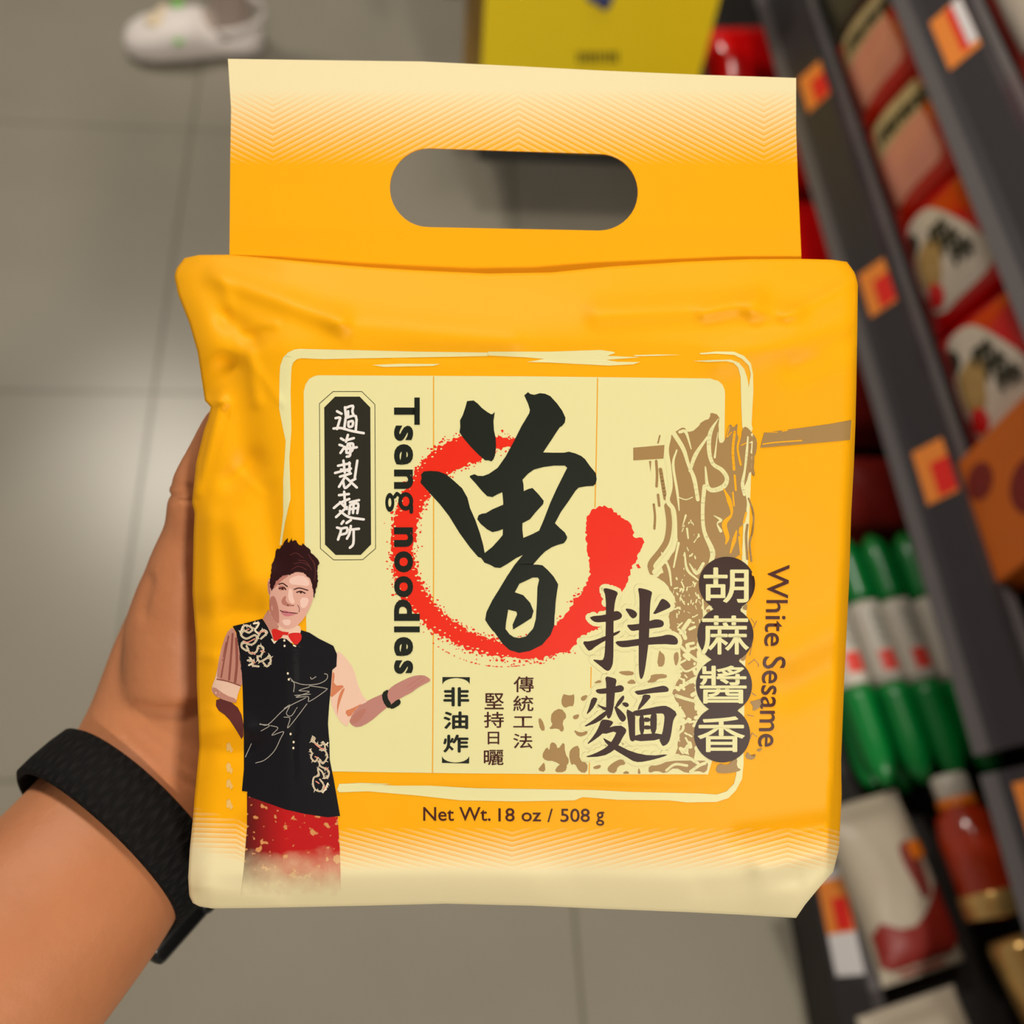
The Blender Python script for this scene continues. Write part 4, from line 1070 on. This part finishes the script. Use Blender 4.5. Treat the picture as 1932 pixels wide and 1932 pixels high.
for p, w_ in (([(360, 370), (340, 480), (358, 620), (372, 780), (350, 900), (400, 980), (412, 1150), (400, 1270), (330, 1380), (240, 1490)], [9, 9, 10, 9, 8, 8, 8, 9, 9, 9]), ([(400, 340), (480, 470), (522, 600), (570, 720), (600, 890)], [9, 8, 6, 8, 7]), ([(680, 370), (580, 520), (535, 650)], [4, 8, 6]), ([(772, 215), (705, 330), (692, 470), (722, 590), (800, 645), (842, 720), (800, 790), (690, 800), (662, 620)], [1, 8, 8, 7, 8, 8, 10, 8, 3]), ([(655, 780), (640, 960), (652, 1150), (722, 1320), (705, 1420)], [8, 7, 7, 10, 8]), ([(440, 870), (500, 890), (555, 870)], 2), ([(425, 480), (395, 600), (430, 830), (445, 980)], [3, 5, 5, 2]), ([(490, 1330), (512, 1470), (600, 1555)], [3, 5, 3]), ([(530, 1420), (590, 1500), (645, 1420)], [2, 7, 6]), ([(765, 330), (740, 540)], [1, 4]), ([(450, 330), (500, 330), (545, 470)], [6, 6, 2]), ([(500, 1020), (470, 1120)], [4, 1]), ([(730, 1020), (790, 1060), (760, 1090), (790, 1150)], [1, 6, 2, 6]), ([(1015, 370), (1005, 500), (990, 640), (970, 760), (985, 850)], [3, 5, 4, 7, 5]), ([(510, 1130), (520, 1210)], [4, 3]), ([(300, 1330), (360, 1460), (380, 1600)], [3, 5, 3]), ([(440, 1250), (400, 1450)], [5, 3]), ([(640, 1720), (650, 1860)], 3)):
    cr += ribbon(spline(K3(p), 4), [w_] * 0 + list(np.interp(np.linspace(0, 1, len(spline(K3(p), 4))), np.linspace(0, 1, len(p)), w_ if hasattr(w_, '__len__') else [w_] * len(p))))
r = random.Random(5)
for i in range(46):
    a = r.uniform(0, 1); x = 440 + r.uniform(-20, 200); y = 1050 + a * 850; a2 = r.uniform(1.0, 2.2); l = r.uniform(6, 34)
    cr += ribbon(K3([(x, y), (x + l * math.cos(a2), y + l * math.sin(a2))]), r.uniform(1, 3.2))
for i in range(90):
    x = r.uniform(1190, 1385); y = r.uniform(60, 1500); a2 = r.uniform(-.6, 2.4); l = r.uniform(8, 60)
    cr += ribbon(T([(x, y), (x + l * math.cos(a2), y + l * math.sin(a2))], 1000, 1080, 4.39), r.uniform(2, 8) if y > 430 else r.uniform(1, 3.4))
for p, w_ in (([(1250, 500), (1290, 440), (1320, 400)], 8), ([(1255, 620), (1330, 690), (1400, 740)], 6), ([(1230, 960), (1330, 900), (1400, 860)], 7), ([(1210, 1020), (1300, 1050), (1420, 1080)], 6), ([(1200, 1530), (1300, 1530), (1390, 1580)], 6), ([(1250, 1180), (1270, 1290), (1220, 1340)], 5), ([(1130, 1640), (1200, 1590), (1300, 1600)], 5), ([(1330, 1650), (1400, 1600), (1450, 1580)], 6), ([(1230, 760), (1290, 820), (1380, 780)], 4)):
    cr += ribbon(spline(T(p, 1000, 1080, 4.39), 4), w_)
lay(cr, 3, 'noodle_highlights', I_cream)
og = []
for p, w_ in (([(860, 290), (840, 370), (880, 330)], 2), ([(905, 330), (890, 480), (900, 640)], 5), ([(945, 380), (930, 470), (955, 600)], 4), ([(815, 800), (860, 900), (880, 1010), (820, 1090), (845, 1200), (830, 1260)], [2, 9, 4, 10, 8, 2]), ([(905, 690), (915, 810)], 4), ([(890, 830), (900, 940)], 3), ([(920, 1150), (900, 1230), (870, 1330)], [3, 8, 3]), ([(945, 1200), (960, 1340)], 5), ([(1000, 1000), (980, 1080)], 4), ([(960, 440), (1000, 420)], 2), ([(1300, 322), (1340, 315)], 2.6), ([(1140, 430), (1240, 416), (1460, 400)], 2.6), ([(1170, 330), (1260, 332)], 1.6)):
    sp_ = spline(K3(p), 4); og += ribbon(sp_, list(np.interp(np.linspace(0, 1, len(sp_)), np.linspace(0, 1, len(p)), w_ if hasattr(w_, '__len__') else [w_] * len(p))))
lay(og, 3, 'noodle_gaps', I_orange)

# ------------------------------------------------------------------ printed cook in a dark waistcoat
KP = lambda p: T(p, 390, 1000, 4.391)
KQ = lambda p: T(p, 380, 1340, 5.367)
I_vest = ink('waistcoat', (22, 21, 26)); I_skin = ink('face', (224, 172, 156)); I_face_l = ink('face_light', (240, 202, 188)); I_skin_d = ink('face_shade', (186, 122, 108)); I_arm_d = ink('arm_shade', (98, 48, 46)); I_arm = ink('arm', (190, 132, 122))
I_slv = ink('sleeve_rose', (196, 138, 122)); I_slv_d = ink('sleeve_fold', (150, 86, 74)); I_slv2 = ink('sleeve_pale', (238, 200, 178)); I_slv3 = ink('sleeve_tan', (214, 130, 92)); I_hair = ink('hair', (46, 18, 20)); I_hair2 = ink('hair_light', (98, 46, 46)); I_bow = ink('bow_tie', (216, 42, 38)); I_pink = ink('dragon_pink', (232, 150, 132)); I_sig = ink('signature', (176, 170, 160)); I_lip = ink('lips', (206, 124, 130)); I_eye = ink('eyes', (62, 26, 24)); I_crm2 = ink('embroidery', (236, 222, 196))


def skirt_material():
    m = ink('skirt', (176, 24, 26)); nt = m.node_tree; b = nt.nodes['Principled BSDF']
    un = nt.nodes.new('ShaderNodeUVMap'); un.uv_map = 'layout'; sp = nt.nodes.new('ShaderNodeSeparateXYZ'); nt.links.new(un.outputs[0], sp.inputs[0])
    v = X(nt, sp.outputs[1]) * 1000; u = X(nt, sp.outputs[0]) * 1000
    n = nt.nodes.new('ShaderNodeTexNoise'); n.inputs['Scale'].default_value = 26; n.inputs['Detail'].default_value = 3; nt.links.new(un.outputs[0], n.inputs['Vector'])
    n2 = nt.nodes.new('ShaderNodeTexNoise'); n2.inputs['Scale'].default_value = 62; nt.links.new(un.outputs[0], n2.inputs['Vector'])
    left = u.ramp(540, 462)
    c = mixcol(nt, left, lin((190, 26, 28)), lin((84, 26, 24)))
    c = mixcol(nt, (X(nt, n2.outputs['Fac']) - 0.60).ramp(0.0, 0.05), c, lin((214, 148, 90)))
    edge = (X(nt, n.outputs['Fac']) - 0.5) * 60
    c = mixcol(nt, (v + edge).ramp(1600, 1690), c, CREAM)
    nt.links.new(c, b.inputs['Base Color']); return m


def lay_uv(loops_list, layer, name, m, parent=None):
    o = lay(loops_list, layer, name, m, parent)
    me = o.data; L = me.uv_layers.new(name='layout')
    for lp in me.loops:
        x, y, z = me.vertices[lp.vertex_index].co; d = HOLD - z
        L.data[lp.index].uv = ((x * F / d + 966) / 1000, (966 - y * F / d) / 1000)
    return o


vest = KP([(215, 798), (330, 770), (460, 735), (520, 820), (560, 930), (610, 880), (650, 870), (720, 960), (780, 830), (850, 850), (930, 900), (1050, 960), (1080, 1030), (1075, 1130), (1040, 1160), (1030, 1300), (1015, 1450), (1005, 1600), (1015, 1750)]) + KQ([(1295, 250), (1300, 500), (1340, 700), (1405, 1070), (1280, 1085), (1050, 1050), (850, 1005), (640, 930), (470, 870), (465, 825), (410, 818), (430, 600), (430, 300)]) + KP([(305, 1600), (300, 1400), (295, 1250), (270, 1050), (245, 850)])
pv = lay([[vest]], 6, 'person_print', I_vest)
pv['label'] = 'printed picture of a person in a dark waistcoat and red bow tie, one palm held out'
def sub(loops, layer, name, m):
    if name in ('shirt_sleeve', 'sleeve_shade', 'sleeve_fold', 'arm_shade', 'wrist_band') and len(loops) <= 3:
        return [lay([q], layer, name, m, pv) for q in loops]
    return lay(loops, layer, name, m, pv)
sk = lay_uv([[[(466, 1496), (499, 1508), (538, 1522), (575, 1531), (618, 1538), (637, 1538), (641, 1600), (644, 1692), (454, 1692), (460, 1640), (466, 1560)]]], 5, 'skirt', skirt_material(), pv)
sub([[chaikin(KP([(215, 800), (160, 860), (110, 1020), (80, 1200), (45, 1290), (40, 1340), (90, 1390), (240, 1440), (260, 1350), (297, 1260), (272, 1000), (245, 860)]))], [chaikin(KP([(1072, 995), (1140, 1040), (1220, 1150), (1250, 1280), (1300, 1390), (1345, 1420), (1240, 1470), (1180, 1580), (1165, 1638), (1080, 1560), (1018, 1410), (1038, 1160), (1073, 1130)]))]], 5, 'shirt_sleeve', I_slv2)
sub([[chaikin(KP([(217, 802), (160, 862), (112, 1020), (82, 1200), (90, 1230), (200, 1250), (290, 1290), (297, 1255), (272, 1000), (245, 860)]))], [chaikin(KP([(50, 1290), (42, 1340), (90, 1390), (240, 1440), (250, 1400), (160, 1370)]))]], 6, 'sleeve_shade', I_slv)
sub([s for p, w_ in (([(180, 880), (140, 1100), (120, 1220)], 3), ([(215, 860), (200, 1060), (185, 1240)], 4), ([(245, 900), (250, 1100), (235, 1260)], 5), ([(160, 930), (130, 1080)], 2), ([(85, 1235), (180, 1255), (280, 1290)], 2.5)) for s in ribbon(spline(KP(p), 4), w_)], 7, 'sleeve_fold', I_slv_d)
sub([[chaikin(KP([(1040, 1170), (1062, 1190), (1050, 1290), (1150, 1285), (1090, 1340), (1020, 1400), (1035, 1300)]))], [chaikin(KP([(1080, 1420), (1110, 1330), (1150, 1300), (1120, 1380), (1090, 1470), (1080, 1550)]))], [chaikin(KP([(1180, 1560), (1140, 1500), (1200, 1480), (1300, 1430), (1240, 1475)]))]], 6, 'sleeve_fold', I_slv3)
sub([[chaikin(KP([(80, 1385), (240, 1440), (305, 1560), (303, 1760), (240, 1650), (170, 1545), (75, 1480)]))]], 5, 'forearm', I_arm_d)
sub([[chaikin(KP([(1180, 1572), (1240, 1472), (1340, 1410), (1480, 1350), (1545, 1290), (1600, 1260), (1700, 1212), (1790, 1200), (1842, 1225), (1858, 1248), (1800, 1278), (1740, 1312), (1700, 1345), (1620, 1385), (1530, 1440), (1450, 1505), (1350, 1592), (1250, 1640), (1190, 1610)]))]], 5, 'forearm', I_arm)
sub([[chaikin(KP([(1185, 1575), (1250, 1500), (1330, 1470), (1300, 1540), (1240, 1600), (1200, 1605)]))]] + ribbon(KP([(1690, 1320), (1800, 1240)]), 1.6) + ribbon(KP([(1660, 1300), (1780, 1215)]), 1.2), 6, 'arm_shade', I_skin_d)
sub([[chaikin(KP([(1450, 1350), (1510, 1315), (1492, 1380), (1535, 1450), (1505, 1485), (1458, 1420)]))], [chaikin(KP([(1510, 1460), (1590, 1395), (1610, 1420), (1600, 1450), (1530, 1488)]))]], 7, 'wrist_band', I_black)
sub([[chaikin(KP([(510, 660), (465, 735), (520, 830), (560, 925), (640, 885), (720, 955), (785, 850), (770, 780), (660, 800), (560, 720)]))]], 7, 'collar', I_slv2)
sub([[KP([(512, 660), (466, 735), (520, 830), (555, 880), (600, 800), (540, 720)])]], 8, 'neck', I_slv)
sub([[chaikin(KP([(522, 480), (530, 420), (560, 370), (620, 360), (700, 350), (780, 340), (870, 390), (888, 480), (885, 560), (852, 650), (800, 742), (740, 802), (660, 828), (598, 792), (538, 722), (518, 650), (522, 560)]))], [chaikin(KP([(520, 395), (505, 430), (504, 490), (515, 540), (535, 555), (545, 430)]))]], 9, 'face', I_skin)
sub([[chaikin(KP([(522, 560), (560, 540), (590, 620), (600, 690), (600, 792), (538, 722), (518, 650)]))], [chaikin(KP([(630, 560), (660, 540), (650, 590), (700, 620), (735, 622), (690, 636), (640, 625), (615, 600)]))], [chaikin(KP([(590, 470), (625, 455), (660, 480), (640, 500), (600, 500)]))], [chaikin(KP([(560, 400), (620, 360), (690, 372), (620, 420), (570, 470), (545, 500)]))], [chaikin(KP([(505, 430), (520, 420), (530, 540), (512, 530)]))]], 10, 'face_shade', I_skin_d)
sub([[chaikin(KP([(680, 400), (780, 370), (850, 410), (850, 470), (760, 455), (690, 450)]))], [chaikin(KP([(680, 480), (710, 490), (715, 560), (735, 605), (700, 612), (672, 560)]))], [chaikin(KP([(770, 560), (850, 560), (830, 640), (780, 650)]))], [chaikin(KP([(620, 740), (700, 740), (690, 790), (640, 790)]))]], 10, 'face_light', I_face_l)
sub([[chaikin(KP([(608, 668), (650, 665), (700, 680), (752, 688), (720, 705), (670, 718), (630, 705)]))]], 11, 'lips', I_lip)
sub([s for p, w_ in (([(598, 450), (630, 442), (668, 468)], 2.2), ([(725, 492), (770, 480), (838, 500)], 2.0), ([(600, 484), (640, 478), (655, 494)], 2.2), ([(745, 516), (780, 508), (815, 524)], 2.2), ([(608, 664), (640, 680), (752, 690)], 1.3), ([(752, 620), (768, 650), (764, 680)], 1.0)) for s in ribbon(spline(KP(p), 4), w_)] + [[ell(*KP([(628, 488)])[0], 1.9, 1.9, 10)], [ell(*KP([(780, 518)])[0], 1.9, 1.9, 10)], [ell(*KP([(672, 622)])[0], 1.6, .8, 8)], [ell(*KP([(715, 626)])[0], 1.4, .7, 8)]], 12, 'eyes', I_eye)
hair = KP([(520, 440), (530, 380), (540, 290), (555, 255), (570, 210), (576, 165), (590, 150), (600, 160), (640, 110), (652, 85), (672, 66), (668, 100), (684, 108), (705, 66), (712, 92), (742, 88), (752, 108), (765, 128), (790, 130), (795, 108), (812, 128), (840, 150), (860, 165), (866, 190), (900, 225), (920, 240), (932, 275), (922, 300), (915, 340), (922, 420), (905, 500), (890, 565), (878, 480), (860, 410), (800, 352), (740, 345), (690, 370), (630, 378), (575, 425), (548, 490), (535, 505)])
sub([[rough(hair, .8, 3, 9)]], 13, 'hair', I_hair)
sub([s for p in ([(700, 330), (760, 300), (830, 330)], [(760, 250), (820, 260), (870, 330)], [(720, 280), (790, 270), (850, 300)], [(880, 250), (900, 330), (895, 420)], [(690, 210), (740, 190), (800, 230)], [(840, 200), (880, 260), (900, 290)]) for s in ribbon(spline(KP(p), 4), 1.2)], 14, 'hair_strands', I_hair2)
sub([[chaikin(KP([(535, 832), (555, 815), (600, 828), (640, 850), (620, 890), (600, 905), (565, 925), (545, 885)]))], [chaikin(KP([(672, 862), (720, 850), (782, 852), (788, 900), (765, 935), (740, 955), (705, 925), (680, 890)]))], [KP([(620, 840), (680, 848), (672, 872), (628, 868)])]], 10, 'bow_tie', I_bow)
bt = [(643, 915), (645, 960), (672, 1188), (680, 1238), (695, 1690), (720, 1757), (718, 1806)]
sub([[ell(*q, 2.0, 2.4, 10)] for q in KP(bt)] + ribbon(KP([(540, 905), (560, 935), (585, 905)]), 3) + ribbon(KP([(720, 955), (735, 962)]), 3), 9, 'button', I_crm2)
sub(ribbon(KP([(645, 900), (665, 1150), (680, 1400), (700, 1700), (718, 1932)]) + [(553, 1480), (556, 1530)], .9), 8, 'front_seam', I_black)
DR = [[(300, 800), (330, 790), (380, 815), (350, 850), (300, 830), (285, 870), (330, 900), (400, 870), (415, 910), (370, 950), (300, 930), (290, 970), (330, 1000)], [(330, 960), (360, 1020), (410, 1010), (430, 960), (470, 980), (450, 1040), (420, 1050), (440, 1090), (500, 1060), (520, 1040), (530, 1090), (500, 1130), (470, 1100)], [(340, 1080), (390, 1085), (380, 1120), (430, 1130)], [(420, 890), (460, 830), (500, 850), (450, 900)], [(390, 775), (430, 770), (420, 800), (400, 830), (430, 860)], [(280, 850), (300, 800)], [(360, 1060), (380, 1100), (350, 1120)]]
DQ = [[(1115, 300), (1130, 270), (1150, 290), (1115, 310), (1150, 330), (1200, 360), (1240, 330), (1250, 400), (1200, 400)], [(1100, 400), (1120, 440), (1110, 480), (1150, 520), (1180, 480)], [(1250, 400), (1275, 470), (1230, 540), (1200, 500), (1200, 560), (1250, 590), (1290, 620), (1280, 680), (1240, 680)], [(1250, 690), (1220, 620), (1180, 600), (1190, 660), (1140, 680), (1130, 740), (1150, 800), (1210, 820), (1240, 760), (1200, 700)], [(1250, 810), (1280, 740), (1260, 790), (1230, 830)], [(1230, 320), (1260, 350), (1280, 330)]]
PD = ([(310, 920), (340, 930), (400, 900)], [(430, 850), (480, 840)], [(350, 1010), (400, 1030)], [(450, 1000), (480, 1010)], [(380, 1090), (400, 1100)], [(330, 830), (350, 820)])
PQ = ([(1150, 340), (1200, 380), (1240, 390)], [(1150, 470), (1180, 480)], [(1260, 580), (1280, 600)], [(1240, 790), (1260, 770)], [(1190, 740), (1160, 720)])
r = random.Random(21)
for D, P_, tr, wd in ((DR, PD, KP, 3.6), (DQ, PQ, KQ, 3.0)):
    fl = []
    for p in D:      # flames and claws along each coil
        sp_ = spline(tr(p), 4)
        for i in range(0, len(sp_) - 1, 2):
            a = r.uniform(0, 6.28); l = r.uniform(3, 6.5); x, y = sp_[i]
            fl += ribbon([(x, y), (x + l * math.cos(a), y + l * math.sin(a))], [2.0, .6])
    sub([s for p in D for s in ribbon(spline(tr(p), 4), wd)] + fl, 8, 'embroidery', I_crm2)
    sub([s for p in P_ for s in ribbon(spline(tr(p), 3), 2.2)], 9, 'embroidery_accent', I_pink)
    sub([s for p in D[:4] for s in ribbon(spline(tr(p), 4), .7)], 10, 'embroidery_line', I_tan)
SG = [[(690, 1225), (725, 1270), (720, 1340)], [(700, 1250), (800, 1280), (920, 1275), (990, 1240), (1000, 1200), (975, 1190)], [(860, 1220), (870, 1235), (905, 1215)], [(850, 1290), (980, 1310), (985, 1330), (850, 1420), (840, 1380), (740, 1385), (850, 1340), (765, 1330), (850, 1300)], [(730, 1370), (860, 1360)], [(820, 1390), (650, 1480), (510, 1610), (440, 1605)], [(640, 1480), (690, 1450), (660, 1520), (700, 1540), (750, 1470)], [(830, 1440), (740, 1560), (670, 1640), (690, 1560), (640, 1550)], [(440, 1610), (520, 1620), (450, 1665)], [(530, 1620), (590, 1640), (540, 1700), (635, 1670), (610, 1730), (560, 1830), (480, 1905), (405, 1930)], [(370, 1770), (320, 1880)]]
sub([s for p in SG for s in ribbon(spline(KP(p), 5), 1.3)], 8, 'signature', I_sig)
# faint pale marks down the crumpled left gusset
for y0 in (1409, 1448, 1478, 1516):
    lay([[ell(431, y0, 4.5, 8, 14, wob=.2, seed=y0)], [ell(436, y0 + 6, 3, 5, 12, wob=.2, seed=y0)]], 2, 'side_mark', I_pale)

# ================================================================== the hand that holds it
M_skin = mat('skin', (190, 124, 84), 0.5, 0.3, noise_amt=0.14, noise_scale=38, bump=0.12, bump_scale=240, sss=0.12)
M_band = bpy.data.materials.new('braided_black'); M_band.use_nodes = True


def cam_pt(px, py, d): return ((px - 966) / F * d, (966 - py) / F * d, -d)


HM = MW.copy()
hand = thing('person', 'person holding up the noodle bag, left forearm and hand only, from the lower left', 'person', mw=HM)


def hand_tube(bm, pts, n=28):
    """pts: px, py, depth, half width (layout units at that depth), half thickness (m)"""
    P = [np.array(cam_pt(*q[:3])) for q in pts]; ra = [q[3] / F * q[2] for q in pts]; rb = [q[4] for q in pts]
    k = 4; t = np.linspace(0, len(P) - 1, (len(P) - 1) * k + 1)
    sp = np.array(spline([(p[0], p[1]) for p in P], k)); zz = np.array(spline([(p[2], 0) for p in P], k))[:, 0]
    ra = np.interp(t, range(len(ra)), ra); rb = np.interp(t, range(len(rb)), rb)
    pts3 = [np.array((a[0], a[1], z)) for a, z in zip(sp, zz)]
    # rounded ends
    d0 = pts3[0] - pts3[1]; d0 /= np.linalg.norm(d0); d1 = pts3[-1] - pts3[-2]; d1 /= np.linalg.norm(d1)
    e = min(ra[-1], rb[-1]) * .7; pts3 = pts3 + [pts3[-1] + d1 * e * .6, pts3[-1] + d1 * e]
    ra = list(ra) + [ra[-1] * .8, ra[-1] * .35]; rb = list(rb) + [rb[-1] * .8, rb[-1] * .35]
    tube(bm, pts3, ra, rb, n=n, up=(0, 0, 1))


ARM = [(-760, 2520, .262, 400, .046), (-420, 2200, .290, 320, .045), (-100, 1912, .318, 246, .041), (100, 1722, .338, 203, .035), (205, 1590, .355, 180, .031), (275, 1490, .368, 165, .029), (330, 1395, .375, 168, .027), (385, 1280, .378, 180, .024), (440, 1160, .378, 180, .020), (490, 1060, .376, 165, .015), (520, 985, .375, 140, .011)]
bm = bmesh.new(); hand_tube(bm, ARM, 36)
hand_tube(bm, [(345, 1290, .368, 110, .022), (338, 1180, .362, 98, .020), (345, 1085, .352, 68, .015), (363, 1000, .345, 51, .0105), (374, 922, .340, 51, .0105), (398, 852, .337, 40, .0085), (420, 795, .336, 33, .0075), (430, 772, .336, 22, .005)])
for f in ([(470, 1010, .374, 52, .010), (560, 890, .371, 45, .0088), (630, 815, .368, 42, .0082), (690, 760, .366, 36, .007), (715, 738, .366, 28, .006)],
          [(530, 1040, .374, 52, .010), (670, 945, .371, 46, .009), (760, 885, .368, 42, .0083), (830, 850, .366, 36, .007), (858, 838, .366, 28, .006)],
          [(560, 1095, .374, 50, .010), (705, 1035, .371, 44, .0086), (800, 1000, .368, 40, .008), (870, 975, .366, 35, .007), (895, 968, .366, 27, .006)],
          [(550, 1160, .374, 46, .009), (680, 1125, .371, 38, .0076), (750, 1108, .368, 35, .007), (805, 1098, .366, 30, .006), (828, 1094, .366, 24, .005)]):
    hand_tube(bm, f, 20)
me = bpy.data.meshes.new('hand'); bm.to_mesh(me); bm.free(); tmp = bpy.data.objects.new('tmp', me); C.objects.link(tmp)
rm = tmp.modifiers.new('r', 'REMESH'); rm.mode = 'VOXEL'; rm.voxel_size = .0018
s_ = tmp.modifiers.new('s', 'SMOOTH'); s_.iterations = 10; s_.factor = .6
dg = bpy.context.evaluated_depsgraph_get(); me2 = bpy.data.meshes.new_from_object(tmp.evaluated_get(dg)); bpy.data.objects.remove(tmp)
# wrist and thumb creases
def crease(me, a, b, wd, dep):
    A, B = np.array(cam_pt(*a)), np.array(cam_pt(*b)); d = B - A; L = np.linalg.norm(d); d /= L
    q = np.zeros(len(me.vertices) * 3); me.vertices.foreach_get('co', q); q = q.reshape(-1, 3)
    nn = np.zeros(len(me.vertices) * 3); me.vertex_normals.foreach_get('vector', nn); nn = nn.reshape(-1, 3)
    s = (q - A) @ d; o = np.linalg.norm(q[:, :2] - A[:2] - np.outer(s, d)[:, :2], axis=1)
    k = dep * np.exp(-(o / wd) ** 2) * np.clip(np.minimum(s, L - s) / .004 + 1, 0, 1) * (nn[:, 2] > -.2)
    q -= nn * k[:, None]; me.vertices.foreach_set('co', q.ravel()); me.update()
for a, b, w_, d_ in (((300, 932, .335), (370, 945, .335), .0011, .0010), ((300, 905, .335), (370, 925, .335), .0009, .0006), ((225, 1390, .345), (370, 1500, .345), .0010, .0006), ((260, 1385, .345), (370, 1470, .345), .0010, .0004), ((280, 1095, .34), (262, 1160, .34), .003, .0012)):
    crease(me2, a, b, w_, d_)
obj('arm_and_hand', me2, M_skin, hand)

# braided band and watch
nt = M_band.node_tree; b_ = nt.nodes['Principled BSDF']; b_.inputs['Base Color'].default_value = lin((22, 20, 20)); b_.inputs['Roughness'].default_value = .8; b_.inputs['Specular IOR Level'].default_value = .2
un = nt.nodes.new('ShaderNodeUVMap'); un.uv_map = 'weave'
sp_ = nt.nodes.new('ShaderNodeSeparateXYZ'); nt.links.new(un.outputs[0], sp_.inputs[0])
uu, vv = X(nt, sp_.outputs[0]), X(nt, sp_.outputs[1])
zig = ((uu * 34).fract() - .5).abs()
par = ((vv * 8).fract() - .5).abs()
wv = ((vv * 8 + zig * 2.0).fract() - .5).abs() * 2
wv2 = wv * ((uu * 68).fract() - .5).abs()
c_ = mixcol(nt, wv2.ramp(0.0, .45), lin((5, 5, 5)), lin((22, 20, 20))); nt.links.new(c_, b_.inputs['Base Color'])
bp_ = nt.nodes.new('ShaderNodeBump'); bp_.inputs['Strength'].default_value = .9; bp_.inputs['Distance'].default_value = .0012
nt.links.new(wv2.s, bp_.inputs['Height']); nt.links.new(bp_.outputs['Normal'], b_.inputs['Normal'])
watch = thing('wrist_watch', 'black braided watch band around the wrist below the bag', 'watch', mw=HM)
ca = np.array(cam_pt(226, 1562, .358)); ax = np.array(cam_pt(275, 1490, .368)) - np.array(cam_pt(110, 1715, .335)); ax /= np.linalg.norm(ax)
ca0, sa0 = math.cos(math.radians(-14)), math.sin(math.radians(-14)); ax = np.array([ax[0] * ca0 - ax[1] * sa0, ax[0] * sa0 + ax[1] * ca0, ax[2]])
up = np.array([0, 0, 1.0]); up -= ax * (up @ ax); up /= np.linalg.norm(up); sd_ = np.cross(ax, up)
RA, RB = .0392, .0333
prof = [(-.0108, 0), (-.0112, .0012), (-.0102, .0026), (-.004, .0031), (.004, .0031), (.0102, .0026), (.0112, .0012), (.0108, 0)]
bm = bmesh.new(); lay_ = bm.loops.layers.uv.new('weave'); N = 96; rows = []
for k in range(N + 1):
    a = 2 * math.pi * k / N
    rad = sd_ * math.cos(a) * 1.0 + up * math.sin(a); row = []
    for o, h_ in prof:
        p = ca + sd_ * (RA + h_) * math.cos(a) + up * (RB + h_) * math.sin(a) + ax * o
        row.append(bm.verts.new(tuple(p)))
    rows.append(row)
for k in range(N):
    for j in range(len(prof)):
        j2 = (j + 1) % len(prof)
        f = bm.faces.new((rows[k][j], rows[k][j2], rows[k + 1][j2], rows[k + 1][j]))
        for lp, (kk, jj) in zip(f.loops, ((k, j), (k, j + 1), (k + 1, j + 1), (k + 1, j))): lp[lay_].uv = (kk / N, jj / len(prof))
bmesh.ops.remove_doubles(bm, verts=bm.verts, dist=1e-6); bmesh.ops.recalc_face_normals(bm, faces=bm.faces)
obj('band', bm, M_band, watch)
M_case = mat('watch_black', (14, 14, 15), .3, .5); M_glass = mat('watch_glass', (6, 6, 8), .08, .6)
if sd_[0] < 0: sd_ = -sd_
nw = sd_ * .77 - up * .64; tw = sd_ * .64 + up * .77
wc = ca + nw * .0435 - ax * .001
def wbox(name, sx, sy, sz, off, m):
    bm = bmesh.new(); box(bm, -sx, -sy, -sz, sx, sy, sz, min(sx, sy, sz) * .55)
    for v in bm.verts:
        q = wc + tw * v.co.x + ax * v.co.y + nw * (v.co.z + off); v.co = Vector(q)
    bmesh.ops.recalc_face_normals(bm, faces=bm.faces); obj(name, bm, m, watch)
wbox('case', .0175, .0205, .0052, 0, M_case); wbox('dial_glass', .015, .018, .001, .0048, M_glass)
bm = bmesh.new(); revolve(bm, [(.0008, -.0012), (.0032, -.001), (.0032, .001), (.0008, .0012)], 20)
for v in bm.verts:
    q = wc + tw * (.0178 + v.co.y * 1.2) + ax * (.006 + v.co.x) + nw * v.co.z; v.co = Vector(q)
obj('crown', bm, M_case, watch)
